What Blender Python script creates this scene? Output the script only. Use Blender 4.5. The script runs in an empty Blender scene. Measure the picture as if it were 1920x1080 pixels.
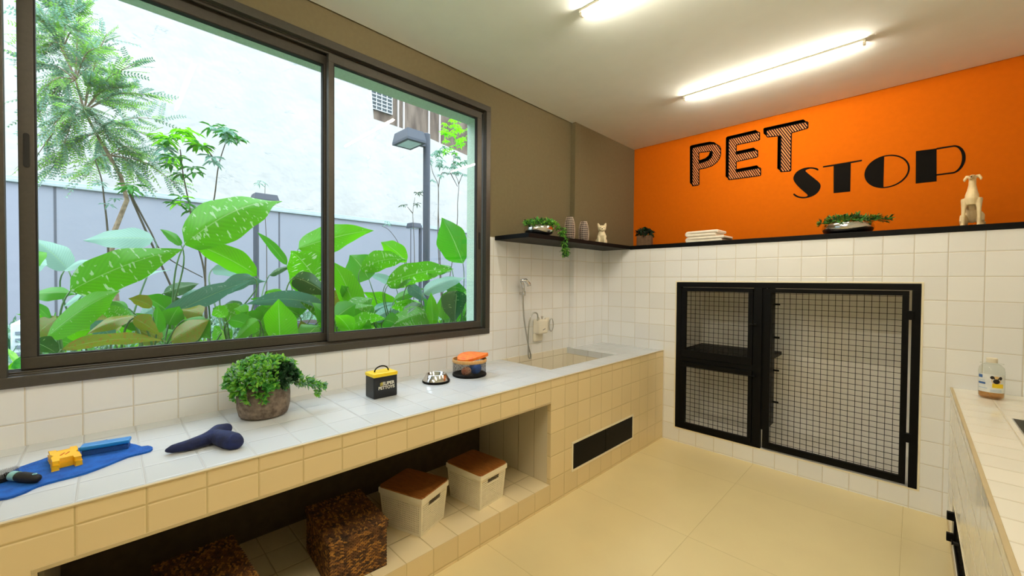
import bpy, math, random
from mathutils import Vector, Matrix
from mathutils.geometry import tessellate_polygon
random.seed(7)
S = bpy.context.scene
COL = S.collection
PI = math.pi

# ------------------------------------------------------------------ camera
FPX, YAW, PITCH, ROLL = 757.94, math.radians(44.937), math.radians(-0.965), math.radians(0.407)
CAM = Vector((2.4632, 0.0, 1.51))
_F = Vector((-math.sin(YAW)*math.cos(PITCH), math.cos(YAW)*math.cos(PITCH), math.sin(PITCH)))
_Rt = Vector((math.cos(YAW), math.sin(YAW), 0)); _U = _Rt.cross(_F)
CR = _Rt*math.cos(ROLL) + _U*math.sin(ROLL)
CU = -_Rt*math.sin(ROLL) + _U*math.cos(ROLL)
cd = bpy.data.cameras.new('camera'); cam = bpy.data.objects.new('camera', cd); COL.objects.link(cam)
cd.sensor_width = 36; cd.lens = FPX*36/1920; cd.clip_start = .02; cd.clip_end = 200
M4 = Matrix((CR, CU, -_F)).transposed().to_4x4(); M4.translation = CAM
cam.matrix_world = M4
S.camera = cam

def at(u, v, ax, val):
    """point of the place on the plane ax=val that the photo shows at (u, v)"""
    d = _F + CR*((u-960)/FPX) - CU*((v-540)/FPX)
    i = 'xyz'.index(ax)
    return CAM + d*((val-CAM[i])/d[i])

# ------------------------------------------------------------------ light and exposure
SKY_STRENGTH = 6.8
SUN_STRENGTH = 0.8
TUBE_STRENGTH = 165.0
S.view_settings.view_transform = 'Standard'; S.view_settings.look = 'None'
S.view_settings.gamma = 1; S.view_settings.exposure = 0.0
try: S.view_settings.use_curve_mapping = False
except Exception: pass
w = bpy.data.worlds.new('sky'); S.world = w; w.use_nodes = True
bg = w.node_tree.nodes['Background']; bg.inputs[0].default_value = (.82, .93, 1.06, 1); bg.inputs[1].default_value = SKY_STRENGTH
_wt = w.node_tree; _tc = _wt.nodes.new('ShaderNodeTexCoord'); _sp = _wt.nodes.new('ShaderNodeSeparateXYZ'); _mr = _wt.nodes.new('ShaderNodeMapRange')
_wt.links.new(_tc.outputs['Generated'], _sp.inputs[0]); _wt.links.new(_sp.outputs[2], _mr.inputs[0])      # overcast sky: zenith three times the horizon
_mr.inputs[3].default_value = SKY_STRENGTH/3; _mr.inputs[4].default_value = SKY_STRENGTH; _wt.links.new(_mr.outputs[0], bg.inputs[1])
sd = bpy.data.lights.new('sun', 'SUN'); sd.energy = SUN_STRENGTH; sd.angle = math.radians(25); sd.color = (1, .97, .9)
sun = bpy.data.objects.new('sun', sd); COL.objects.link(sun)
sun.rotation_euler = Vector((-.55, .25, -1)).to_track_quat('-Z', 'Y').to_euler(); sun.location = (2, -2, 9)
S.cycles.max_bounces = 12; S.cycles.diffuse_bounces = 6; S.cycles.transparent_max_bounces = 24
S.cycles.caustics_reflective = False; S.cycles.caustics_refractive = False
S.cycles.sample_clamp_indirect = 6

# ------------------------------------------------------------------ measurements
D, D2, CW, CH, H, RX, RW = 3.8078, 4.474, .7448, .851, 3.09, 2.6345, 3.25
YN = -3.2
SZ0, SZ1 = 1.846, 1.881          # black shelf underside and top

# ------------------------------------------------------------------ materials
def lin(c):
    if isinstance(c, str):
        c = [int(c[i:i+2], 16)/255 for i in (0, 2, 4)]
        c = [x/12.92 if x <= .04045 else ((x+.055)/1.055)**2.4 for x in c]
    return (c[0], c[1], c[2], 1)
MATS = {}
def base_mat(name):
    m = bpy.data.materials.new(name); m.use_nodes = True
    nt = m.node_tree; b = nt.nodes['Principled BSDF']
    return m, nt, b
def N(nt, t, **kw):
    n = nt.nodes.new(t)
    for k, v in kw.items(): setattr(n, k, v)
    return n
def math_(nt, op, a, b=None, c=None):
    n = N(nt, 'ShaderNodeMath', operation=op)
    for i, x in enumerate((a, b, c)):
        if x is None: continue
        if isinstance(x, (int, float)): n.inputs[i].default_value = x
        else: nt.links.new(x, n.inputs[i])
    return n.outputs[0]
def mix_(nt, f, a, b):
    n = N(nt, 'ShaderNodeMix', data_type='RGBA')
    for s, x in ((n.inputs[0], f), (n.inputs[6], a), (n.inputs[7], b)):
        if isinstance(x, (int, float)): s.default_value = x
        elif isinstance(x, tuple): s.default_value = x
        else: nt.links.new(x, s)
    return n.outputs[2]
def mat(name, col, rough=.5, metal=0, col2=None, scale=20, var=.06, bump=0, bscale=None, stretch=None, spec=.5, coat=0, detail=4):
    if name in MATS: return MATS[name]
    m, nt, b = base_mat(name)
    tc = N(nt, 'ShaderNodeTexCoord'); mp = N(nt, 'ShaderNodeMapping')
    nt.links.new(tc.outputs['Object'], mp.inputs[0])
    if stretch: mp.inputs['Scale'].default_value = stretch
    nz = N(nt, 'ShaderNodeTexNoise'); nz.inputs['Scale'].default_value = scale; nz.inputs['Detail'].default_value = detail
    nt.links.new(mp.outputs[0], nz.inputs[0])
    c = lin(col); c2 = lin(col2) if col2 else tuple(list(x*(1-var*2) for x in c[:3])+[1])
    mr = N(nt, 'ShaderNodeMapRange'); mr.inputs[1].default_value = .35; mr.inputs[2].default_value = .65
    nt.links.new(nz.outputs[0], mr.inputs[0])
    nt.links.new(mix_(nt, mr.outputs[0], c, c2), b.inputs['Base Color'])
    b.inputs['Roughness'].default_value = rough; b.inputs['Metallic'].default_value = metal
    b.inputs['Specular IOR Level'].default_value = spec
    b.inputs['Coat Weight'].default_value = coat
    if bump:
        nb = nz
        if bscale:
            nb = N(nt, 'ShaderNodeTexNoise'); nb.inputs['Scale'].default_value = bscale; nt.links.new(mp.outputs[0], nb.inputs[0])
        bp_ = N(nt, 'ShaderNodeBump'); bp_.inputs['Distance'].default_value = bump; bp_.inputs['Strength'].default_value = 1
        nt.links.new(nb.outputs[0], bp_.inputs['Height']); nt.links.new(bp_.outputs[0], b.inputs['Normal'])
    MATS[name] = m
    return m
def tile(name, col, grout, phase, pitch=.155, gw=.0022, rough=.22, bump=.0016, var=.03, mottle=0, mcol=None, wob=.0006):
    """square glazed tiles laid on a real grid; every face ignores the axis it faces along"""
    m, nt, b = base_mat(name)
    g = N(nt, 'ShaderNodeNewGeometry')
    sp = N(nt, 'ShaderNodeSeparateXYZ'); nt.links.new(g.outputs['Position'], sp.inputs[0])
    sn = N(nt, 'ShaderNodeSeparateXYZ'); nt.links.new(g.outputs['True Normal'], sn.inputs[0])
    p3 = pitch if isinstance(pitch, tuple) else (pitch,)*3
    d = None; cell = N(nt, 'ShaderNodeCombineXYZ')
    for i in range(3):
        u = math_(nt, 'DIVIDE', math_(nt, 'SUBTRACT', sp.outputs[i], phase[i]), p3[i])
        f = math_(nt, 'FRACT', u)
        nt.links.new(math_(nt, 'FLOOR', math_(nt, 'ADD', u, .001)), cell.inputs[i])
        e = math_(nt, 'MULTIPLY', math_(nt, 'MINIMUM', f, math_(nt, 'SUBTRACT', 1, f)), p3[i])
        e = math_(nt, 'ADD', e, math_(nt, 'MULTIPLY', math_(nt, 'GREATER_THAN', math_(nt, 'ABSOLUTE', sn.outputs[i]), .5), 10))
        d = e if d is None else math_(nt, 'MINIMUM', d, e)
    ms = N(nt, 'ShaderNodeMapRange', interpolation_type='SMOOTHSTEP'); nt.links.new(d, ms.inputs[0])
    ms.inputs[1].default_value = gw*.5; ms.inputs[2].default_value = gw*1.3
    wn = N(nt, 'ShaderNodeTexWhiteNoise'); nt.links.new(cell.outputs[0], wn.inputs[0])
    c = lin(col); cd_ = tuple([x*(1-var*2) for x in c[:3]]+[1])
    tc_ = mix_(nt, wn.outputs[0], c, cd_)
    if mottle:
        nz = N(nt, 'ShaderNodeTexNoise'); nz.inputs['Scale'].default_value = 3.0; nz.inputs['Detail'].default_value = 8
        nt.links.new(g.outputs['Position'], nz.inputs[0])
        mr = N(nt, 'ShaderNodeMapRange'); mr.inputs[1].default_value = .35; mr.inputs[2].default_value = .7; mr.inputs[4].default_value = mottle
        nt.links.new(nz.outputs[0], mr.inputs[0])
        tc_ = mix_(nt, mr.outputs[0], tc_, lin(mcol))
    nt.links.new(mix_(nt, ms.outputs[0], lin(grout), tc_), b.inputs['Base Color'])
    rr = N(nt, 'ShaderNodeMapRange'); nt.links.new(ms.outputs[0], rr.inputs[0]); rr.inputs[3].default_value = .8; rr.inputs[4].default_value = rough
    nt.links.new(rr.outputs[0], b.inputs['Roughness'])
    hs = N(nt, 'ShaderNodeMapRange', interpolation_type='SMOOTHSTEP'); nt.links.new(d, hs.inputs[0]); hs.inputs[1].default_value = 0; hs.inputs[2].default_value = gw*3
    nw = N(nt, 'ShaderNodeTexNoise'); nw.inputs['Scale'].default_value = 9; nt.links.new(g.outputs['Position'], nw.inputs[0])
    hh = math_(nt, 'ADD', math_(nt, 'MULTIPLY', hs.outputs[0], bump), math_(nt, 'MULTIPLY', nw.outputs[0], wob))
    bp_ = N(nt, 'ShaderNodeBump'); bp_.inputs['Distance'].default_value = 1; nt.links.new(hh, bp_.inputs['Height'])
    nt.links.new(bp_.outputs[0], b.inputs['Normal'])
    return m
def emit(name, col, s):
    m, nt, b = base_mat(name)
    b.inputs['Base Color'].default_value = (0, 0, 0, 1)
    b.inputs['Emission Color'].default_value = lin(col); b.inputs['Emission Strength'].default_value = s
    return m
def pane_mat(name, tint=(.97, .99, .985, 1)):
    m = bpy.data.materials.new(name); m.use_nodes = True; nt = m.node_tree; nt.nodes.clear()
    o = N(nt, 'ShaderNodeOutputMaterial'); t = N(nt, 'ShaderNodeBsdfTransparent'); g = N(nt, 'ShaderNodeBsdfGlossy')
    t.inputs[0].default_value = tint; g.inputs['Roughness'].default_value = .0
    fr = N(nt, 'ShaderNodeFresnel'); gb_ = N(nt, 'ShaderNodeNewGeometry')
    ir = N(nt, 'ShaderNodeMapRange'); ir.inputs[3].default_value = 1.45; ir.inputs[4].default_value = 1/1.45; nt.links.new(gb_.outputs['Backfacing'], ir.inputs[0]); nt.links.new(ir.outputs[0], fr.inputs[0])
    mx = N(nt, 'ShaderNodeMixShader'); nt.links.new(fr.outputs[0], mx.inputs[0]); nt.links.new(t.outputs[0], mx.inputs[1]); nt.links.new(g.outputs[0], mx.inputs[2])
    nt.links.new(mx.outputs[0], o.inputs[0])
    return m
def leaf_mat(name, col, back, streak=None, trans=.5, rough=.35, amount=.62):
    m, nt, b = base_mat(name)
    out = nt.nodes['Material Output']
    uv = N(nt, 'ShaderNodeUVMap'); uv.uv_map = 'leaf'
    mp = N(nt, 'ShaderNodeMapping'); nt.links.new(uv.outputs[0], mp.inputs[0]); mp.inputs['Scale'].default_value = (30, 3.6, 1)
    oi = N(nt, 'ShaderNodeObjectInfo'); ad = N(nt, 'ShaderNodeVectorMath', operation='ADD')
    cx = N(nt, 'ShaderNodeCombineXYZ'); nt.links.new(math_(nt, 'MULTIPLY', oi.outputs['Random'], 40), cx.inputs[0]); nt.links.new(math_(nt, 'MULTIPLY', oi.outputs['Random'], 17), cx.inputs[1])
    nt.links.new(mp.outputs[0], ad.inputs[0]); nt.links.new(cx.outputs[0], ad.inputs[1])
    nz = N(nt, 'ShaderNodeTexNoise'); nz.inputs['Scale'].default_value = 1; nz.inputs['Detail'].default_value = 2; nt.links.new(ad.outputs[0], nz.inputs[0])
    su = N(nt, 'ShaderNodeSeparateXYZ'); nt.links.new(uv.outputs[0], su.inputs[0])
    # side veins: fine bands slanting away from the midrib
    av = math_(nt, 'ABSOLUTE', math_(nt, 'SUBTRACT', su.outputs[1], .5))
    vein = math_(nt, 'SINE', math_(nt, 'MULTIPLY', math_(nt, 'SUBTRACT', su.outputs[0], math_(nt, 'MULTIPLY', av, .5)), 110))
    rib = math_(nt, 'LESS_THAN', av, .012)
    c = lin(col); c2 = tuple([x*.72 for x in c[:3]]+[1]); pale = lin('9CC07C')
    vf = math_(nt, 'MULTIPLY', math_(nt, 'ADD', math_(nt, 'MULTIPLY', vein, .5), .5), .8)
    cc = mix_(nt, vf, c, c2)
    cc = mix_(nt, math_(nt, 'MULTIPLY', rib, .8), cc, pale)
    if streak:
        th = N(nt, 'ShaderNodeMapRange'); th.inputs[1].default_value = amount; th.inputs[2].default_value = amount+.03
        nt.links.new(nz.outputs[0], th.inputs[0]); cc = mix_(nt, th.outputs[0], cc, lin(streak))
    g = N(nt, 'ShaderNodeNewGeometry')
    cb = mix_(nt, math_(nt, 'MULTIPLY', g.outputs['Backfacing'], .35), cc, lin(back)) if back else cc
    nt.links.new(cb, b.inputs['Base Color']); b.inputs['Roughness'].default_value = rough
    tr = N(nt, 'ShaderNodeBsdfTranslucent'); nt.links.new(cb, tr.inputs[0])
    mx = N(nt, 'ShaderNodeMixShader'); mx.inputs[0].default_value = trans
    nt.links.new(b.outputs[0], mx.inputs[1]); nt.links.new(tr.outputs[0], mx.inputs[2]); nt.links.new(mx.outputs[0], out.inputs[0])
    return m

TILE, GROUT = 'EDEFF2', 'D2CCC0'
m_tile_wall = tile('glazed white tile of the window wall', TILE, GROUT, (.0, -.0755, 1.096))
m_tile_back = tile('glazed white tile of the kennel wall', TILE, GROUT, (.9047, 0, 1.094))
m_tile_front = tile('lamp tinted white tile of the bench front', 'E8D4A8', 'C8B484', (0, -.071, .791))  # cream tint puts the warm lamp light into the white tile's colour
m_tile_top = tile('glazed white tile of the worktop', 'CFD5DB', 'B4B6B8', (.565, -.071, .1), rough=.16)
m_tile_niche = tile('lamp tinted white tile of the niche floor', 'F0DFB6', 'BFAA78', (.745, -.071, .14), pitch=(.1862, .155, .155))  # same white tile, yellowed in colour to carry the lamp's warmth
m_tile_right = tile('glazed white tile of the sink counter', 'F2EEE2', 'D2C8B2', (RX+.155, 3.8078, .02), rough=.12)
m_floor = tile('large stoneware floor tile', 'E6D5A2', 'CCBA88', (1.53, 3.33, 0), pitch=(.9, .9, .9), gw=.0018, rough=.3, bump=.0008, var=.02, mottle=.5, mcol='DCCA9A', wob=.0002)
m_taupe = mat('taupe wall paint', '746A4E', .85, var=.03, scale=40, bump=.0003, bscale=160)
m_orange = mat('orange wall paint', 'CE6400', .9, spec=.15, var=.02, scale=30, bump=.0003, bscale=160)
m_ceil = mat('ceiling paint', 'F0F8F8', .9, var=.01, scale=8, bump=.0002, bscale=120)
m_plain = mat('plain room paint', 'DAD3C0', .9, var=.02)
m_render = mat('rough outside render', 'C6E0D0', .95, var=.05, scale=60, bump=.004, bscale=90)  # mint tint paints in green light bounced off the plants; render itself whitish
m_black = mat('black powder coated metal', '030304', .5, var=.2, scale=50, spec=.14)
m_blackm = mat('matt black', '0C0B0A', .65, var=.2, scale=30)
m_gap = mat('dark shadow gap', '2A1B0C', .9)
m_bronze = mat('bronze aluminium', '4C4842', .42, metal=.35, var=.05, scale=60)
m_bronze2 = mat('dark rubber seal', '14110E', .7)
m_white = mat('white plastic', 'E9E3D3', .4, var=.02)
m_chrome = mat('polished steel', 'D8D8D8', .14, metal=1, var=.02)
m_steel = mat('brushed steel', 'BFC0BE', .3, metal=1, var=.05, stretch=(1, 1, 30))
m_glass = pane_mat('window glass')
m_trimw = mat('white edge trim', 'EFE6CC', .45, var=.02)
m_trimb = mat('beige edge trim', 'C6B48C', .5, var=.03)

# ------------------------------------------------------------------ mesh helpers
class MB:
    def __init__(s): s.v = []; s.f = []; s.m = []; s.uv = []
    def add(s, vs, fs, mi=0, uvs=None):
        o = len(s.v); s.v += [tuple(x) for x in vs]
        for f in fs: s.f.append(tuple(i+o for i in f)); s.m.append(mi)
        s.uv += (uvs if uvs else [(0, 0)]*len(vs))
        return s
    def box(s, a, b, mi=0):
        x0, y0, z0 = [min(p, q) for p, q in zip(a, b)]; x1, y1, z1 = [max(p, q) for p, q in zip(a, b)]
        vs = [(x0,y0,z0),(x1,y0,z0),(x1,y1,z0),(x0,y1,z0),(x0,y0,z1),(x1,y0,z1),(x1,y1,z1),(x0,y1,z1)]
        return s.add(vs, [(3,2,1,0),(4,5,6,7),(0,1,5,4),(1,2,6,5),(2,3,7,6),(3,0,4,7)], mi)
    def obox(s, c, ax, hs, mi=0):
        """box about centre c with axes ax (3 vectors) and half sizes hs"""
        c = Vector(c); X, Y, Z = [Vector(a)*h for a, h in zip(ax, hs)]
        vs = [c+X*i+Y*j+Z*k for k in (-1, 1) for i, j in ((-1,-1),(1,-1),(1,1),(-1,1))]
        return s.add(vs, [(3,2,1,0),(4,5,6,7),(0,1,5,4),(1,2,6,5),(2,3,7,6),(3,0,4,7)], mi)
    def poly(s, loop, ext, mi=0, holes=()):
        """polygon (3D loop, optional holes) extruded by vector ext"""
        ext = Vector(ext); loops = [[Vector(p) for p in loop]]+[[Vector(p) for p in h] for h in holes]
        flat = [p for l in loops for p in l]; n = len(flat)
        tris = tessellate_polygon(loops)
        fs = [tuple(t) for t in tris]+[tuple(i+n for i in reversed(t)) for t in tris]
        o = 0
        for l in loops:
            k = len(l)
            for i in range(k): fs.append((o+i, o+(i+1) % k, n+o+(i+1) % k, n+o+i))
            o += k
        return s.add(flat+[p+ext for p in flat], fs, mi)
    def lathe(s, prof, c=(0,0,0), n=28, mi=0, sx=1, sy=1, caps=True):
        c = Vector(c); vs = []; fs = []
        for r, z in prof:
            for i in range(n):
                a = 2*PI*i/n; vs.append(c+Vector((math.cos(a)*r*sx, math.sin(a)*r*sy, z)))
        k = len(prof)
        for j in range(k-1):
            for i in range(n):
                a, b = j*n+i, j*n+(i+1) % n; fs.append((a, b, b+n, a+n))
        if caps:
            if prof[0][0] > 1e-5: fs.append(tuple(range(n-1, -1, -1)))
            if prof[-1][0] > 1e-5: fs.append(tuple((k-1)*n+i for i in range(n)))
        return s.add(vs, fs, mi)
    def tube(s, pts, r, n=8, mi=0, closed=False):
        P = [Vector(p) for p in pts]; rs = r if isinstance(r, (list, tuple)) else [r]*len(P)
        vs = []; fs = []; up = None; k = len(P)
        for i, p in enumerate(P):
            a = P[(i-1) % k] if (i or closed) else P[0]; b = P[(i+1) % k] if (i < k-1 or closed) else P[-1]
            t = (b-a).normalized()
            if up is None: up = Vector((0,0,1)) if abs(t.z) < .9 else Vector((1,0,0))
            x = t.cross(up).normalized(); y = x.cross(t).normalized(); up = y
            for j in range(n):
                q = 2*PI*j/n; vs.append(p+(x*math.cos(q)+y*math.sin(q))*rs[i])
        for i in range(k if closed else k-1):
            for j in range(n):
                a, b = i*n+j, i*n+(j+1) % n; c2 = ((i+1) % k)*n
                fs.append((a, b, c2+(j+1) % n, c2+j))
        if not closed: fs += [tuple(range(n-1, -1, -1)), tuple((k-1)*n+j for j in range(n))]
        return s.add(vs, fs, mi)
    def ball(s, c, r, n=16, m=10, mi=0, rot=None):
        c = Vector(c); r3 = Vector(r) if isinstance(r, (tuple, list)) else Vector((r, r, r)); vs = []; fs = []
        for j in range(m+1):
            th = PI*j/m
            for i in range(n):
                a = 2*PI*i/n; p = Vector((math.sin(th)*math.cos(a)*r3[0], math.sin(th)*math.sin(a)*r3[1], math.cos(th)*r3[2]))
                if rot: p = rot @ p
                vs.append(c+p)
        for j in range(m):
            for i in range(n):
                a, b = j*n+i, j*n+(i+1) % n; fs.append((b, a, a+n, b+n))
        return s.add(vs, fs, mi)
    def build(s, name, mats, parent=None, smooth=False, bevel=0, loc=None, world=False, subsurf=0, auto=None):
        me = bpy.data.meshes.new(name)
        off = Vector((0,0,0))
        if world:
            q = parent
            while q: off += q.location; q = q.parent
        if loc is not None: off = Vector(loc)
        me.from_pydata([tuple(Vector(v)-off) for v in s.v], [], s.f)
        if not isinstance(mats, (list, tuple)): mats = [mats]
        for m in mats: me.materials.append(m)
        if len(mats) > 1: me.polygons.foreach_set('material_index', s.m)
        if any(u != (0, 0) for u in s.uv):
            ul = me.uv_layers.new(name='leaf')
            for l in me.loops: ul.data[l.index].uv = s.uv[l.vertex_index]
        if smooth: me.polygons.foreach_set('use_smooth', [True]*len(me.polygons))
        me.update()
        if auto: me.set_sharp_from_angle(angle=math.radians(auto))
        o = bpy.data.objects.new(name, me); COL.objects.link(o)
        if parent: o.parent = parent
        if loc is not None: o.location = loc
        if bevel:
            bv = o.modifiers.new('bevel', 'BEVEL'); bv.width = bevel; bv.segments = 2; bv.limit_method = 'ANGLE'; bv.angle_limit = math.radians(35)
        if subsurf:
            ss = o.modifiers.new('subsurf', 'SUBSURF'); ss.levels = ss.render_levels = subsurf
        return o
def thing(name, label, cat, loc=(0,0,0), rz=0, group=None):
    o = bpy.data.objects.new(name, None); COL.objects.link(o); o.location = loc; o.rotation_euler = (0, 0, rz)
    o.empty_display_size = .05
    o['label'] = label; o['category'] = cat
    if group: o['group'] = group
    return o
def tag(o, label, cat, group=None, kind=None):
    o['label'] = label; o['category'] = cat
    if group: o['group'] = group
    if kind: o['kind'] = kind
    return o
def struct(o, label=None):
    o['kind'] = 'structure'
    if label: o['label'] = label
    return o
def copy_tree(o, parent=None):
    c = o.copy(); COL.objects.link(c)
    if parent: c.parent = parent
    for ch in list(o.children): copy_tree(ch, c)
    return c
def origin(m, name, mats, base, **k):
    """one-mesh thing whose origin sits at its base"""
    return m.build(name, mats, loc=base, **k)

# ================================================================== THE ROOM
struct(MB().box((0, YN-.1, -.1), (RW+.1, D, 0)).build('floor', m_floor), 'large beige stoneware floor tiles')
struct(MB().box((.012, YN-.1, H), (RW+.1, D2-.012, H+.1)).build('ceiling', m_ceil), 'smooth off-white painted ceiling')
mb = MB()
mb.box((-.3, YN-.1, H+.012), (.013, D2+.1, H+.1)); mb.box((-.3, D2-.013, H+.012), (RW+.1, D2+.1, H+.1))
struct(mb.build('trim_1', m_gap), 'dark shadow gap between wall and ceiling')
# window wall: 0 tile, 1 paint, 2 outside render
WY0, WY1, WZ0, WZ1 = -.335, 2.202, 1.083, 2.915
mb = MB()
mb.box((-.02, YN-.1, -.1), (0, D2+.1, WZ0), 0)
mb.box((-.02, WY1, WZ0), (0, D2+.1, 1.872), 0); mb.box((-.02, YN-.1, WZ0), (0, WY0, 1.872), 0)
mb.box((-.02, WY1, 1.872), (0, D2+.1, WZ1), 1); mb.box((-.02, YN-.1, 1.872), (0, WY0, WZ1), 1)
mb.box((-.02, YN-.1, WZ1), (0, D2+.1, H+.012), 1)
mb.box((-.29, YN-.1, -.1), (-.02, D2+.1, WZ0), 2); mb.box((-.29, YN-.1, WZ1), (-.02, D2+.1, H+.012), 2)
mb.box((-.29, WY0, 2.856), (-.131, WY1, WZ1), 2); mb.box((-.29, WY1, WZ0), (-.02, D2+.1, WZ1), 2); mb.box((-.29, YN-.1, WZ0), (-.02, WY0, WZ1), 2)
mb.box((0, 3.287, 0), (.055, D2, 1.872), 0); mb.box((0, 3.287, 1.872), (.055, D2, H+.012), 1)
struct(mb.build('wall_left', [m_tile_wall, m_taupe, m_render]), 'window wall, white tile below and taupe paint above')
struct(MB().box((.055, D2, -.1), (RW+.1, D2+.1, H+.012)).build('wall_back', m_orange), 'orange painted wall behind the ledge')
struct(MB().box((RW, YN-.1, 0), (RW+.1, D2, H)).build('wall_right', m_plain), 'plain wall behind the sink counter')
struct(MB().box((0, YN-.1, 0), (RW, YN, H)).build('wall_rear', m_plain), 'plain wall behind the camera')
# tiled kennel wall, its opening and the tiled recess
KX0, KX1, KZ0, KZ1 = .868, 2.492, .142, 1.512
mb = MB()
mb.box((.055, D, 0), (KX0, D+.06, SZ0)); mb.box((KX1, D, 0), (RW, D+.06, SZ0))
mb.box((KX0, D, 0), (KX1, D+.06, KZ0)); mb.box((KX0, D, KZ1), (KX1, D+.06, SZ0))
mb.box((KX0-.05, D+.06, 0), (KX0, D2-.02, SZ0), 1); mb.box((KX1, D+.06, 0), (KX1+.05, D2-.02, SZ0), 1)
mb.box((KX0, D+.06, 0), (KX1, D2-.02, KZ0), 1); mb.box((KX0, D+.06, 1.6), (KX1, D2-.02, SZ0), 1)
mb.box((.055, D2-.02, 0), (RW, D2-.001, SZ0), 1)
struct(mb.build('wall_front', [m_tile_back, mat('smooth white plaster', 'F4F1EA', .6, var=.01)]), 'white tiled half wall with the kennel recess')
e = .012
mb = MB()
mb.box((KX0-e, D-.004, KZ0-e), (KX1+e, D+.002, KZ0-.0005)); mb.box((KX0-e, D-.004, KZ1+.0005), (KX1+e, D+.002, KZ1+e))
mb.box((KX0-e, D-.004, KZ0), (KX0-.0005, D+.002, KZ1)); mb.box((KX1+.0005, D-.004, KZ0), (KX1+e, D+.002, KZ1))
struct(mb.build('trim_2', m_trimw, bevel=.0015), 'white edge trim around the kennel opening')

# ------------------------------------------------------------------ window
win = struct(thing('window_1', 'bronze aluminium sliding window onto the garden', 'window', (0, WY0, WZ0)))
del win['category']
mb = MB()
fo = .046
def ring(mb, y0, y1, z0, z1, x0, x1, t, b=None, tt=None, l=None, r=None):
    b = b or t; tt = tt or t; l = l or t; r = r or t
    mb.box((x0, y0, z0), (x1, y1, z0+b)); mb.box((x0, y0, z1-tt), (x1, y1, z1))
    mb.box((x0, y0, z0+b), (x1, y0+l, z1-tt)); mb.box((x0, y1-r, z0+b), (x1, y1, z1-tt))
ring(mb, WY0, WY1, WZ0, WZ1, -.022, .012, .045, l=.063, b=.043)
ring(mb, WY0+.02, WY1-.02, WZ0+.02, WZ1-.02, -.13, -.022, .028, b=.028)
for x in (-.035, -.075, -.115):      # raised tracks
    mb.box((x-.004, WY0+.05, WZ0+.045), (x+.004, WY1-.045, WZ0+.056)); mb.box((x-.004, WY0+.05, WZ1-.06), (x+.004, WY1-.045, WZ1-.045))
mb.build('frame', m_bronze, win, bevel=.002, world=True)
def sash(y0, y1, x0, x1, l, r, hy, hz):
    z0, z1 = WZ0+.057, WZ1-.062
    mb = MB(); ring(mb, y0, y1, z0, z1, x0, x1, .05, l=l, r=r, b=.048, tt=.05)
    s = mb.build('sash', m_bronze, win, bevel=.002, world=True)
    g = MB(); xm = (x0+x1)/2; yl, yr = y0+l, y1-r
    ring(g, yl-.001, yr+.001, z0+.047, z1-.049, x0+.004, x1-.004, .006)
    g.build('seal', m_bronze2, s, world=True)
    MB().box((xm-.003, yl, z0+.048), (xm+.003, yr, z1-.05)).build('pane', m_glass, s, world=True)
    h = MB(); n = 10; pts = []
    for i in range(n): a = PI*i/(n-1); pts.append((x1+.001, hy+math.cos(a)*.0085, hz+.06+math.sin(a)*.0085))
    for i in range(n): a = PI+PI*i/(n-1); pts.append((x1+.001, hy+math.cos(a)*.0085, hz-.06+math.sin(a)*.0085))
    h.poly(pts, (.002, 0, 0)); h.build('handle', m_blackm, s, world=True)
sash(-.246, .972, -.105, -.065, .043, .045, -.224, 2.02)
sash(.934, 2.128, -.045, -.012, .030, .046, 2.106, 1.83)

# ------------------------------------------------------------------ left tiled bench
TY0, TY1, TX1 = 2.335, 3.248, .548      # basin
bench = thing('tiled_bench', 'long white tiled bench under the window with a basin and storage niche', 'counter', (0, 0, 0))
mb = MB()
zt = .795
mb.box((.001, YN, zt), (CW-.002, TY0, CH)); mb.box((.001, TY1, zt), (CW-.002, D-.001, CH)); mb.box((TX1, TY0, zt), (CW-.002, TY1, CH))
mb.build('worktop', m_tile_top, bench)
mb = MB(); mb.box((CW-.012, YN, CH-.004), (CW+.003, D-.001, CH+.0015)); mb.build('edge_trim', m_trimb, bench, bevel=.001)
NY0, NY1, NZ0, NZ1 = -.142, 2.1, .14, .695
mb = MB()
mb.box((CW-.03, YN, NZ1), (CW, D-.001, CH-.004)); mb.box((CW-.03, NY1, 0), (CW, 2.337, NZ1)); mb.box((CW-.03, 3.225, 0), (CW, D-.001, NZ1))
mb.box((CW-.03, 2.337, .362), (CW, 3.225, NZ1)); mb.box((CW-.03, 2.337, 0), (CW, 3.225, .147)); mb.box((CW-.03, YN, 0), (CW, NY0, NZ1))
mb.box((CW-.03, NY0, 0), (CW, NY1, NZ0-.001))
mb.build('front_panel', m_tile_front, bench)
mb = MB(); mb.box((CW-.03, NY0-.012, NZ1-.006), (CW+.002, NY1, NZ1+.006)); mb.box((CW-.03, NY0-.012, NZ0), (CW+.002, NY0, NZ1-.006))
mb.build('niche_trim', m_trimb, bench, bevel=.001)
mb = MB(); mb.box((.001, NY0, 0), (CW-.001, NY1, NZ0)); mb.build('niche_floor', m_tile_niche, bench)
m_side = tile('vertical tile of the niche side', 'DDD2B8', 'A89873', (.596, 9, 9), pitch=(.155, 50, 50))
MB().box((.001, NY1, .0), (CW-.031, NY1+.05, zt)).build('side_panel', m_side, bench)
MB().box((.001, NY0-.05, .0), (CW-.031, NY0, zt)).build('side_panel', m_side, bench)
m_nback = mat('shade darkened niche back', '4A3E2C', .9, var=.1)  # dark brown puts the shade of the niche into the colour
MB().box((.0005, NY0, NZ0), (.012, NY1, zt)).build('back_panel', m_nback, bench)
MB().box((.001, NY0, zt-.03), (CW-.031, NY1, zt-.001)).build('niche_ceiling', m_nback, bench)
mb = MB(); bz = .42
mb.box((.001, TY0-.03, bz-.04), (TX1+.03, TY1+.03, bz))
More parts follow.
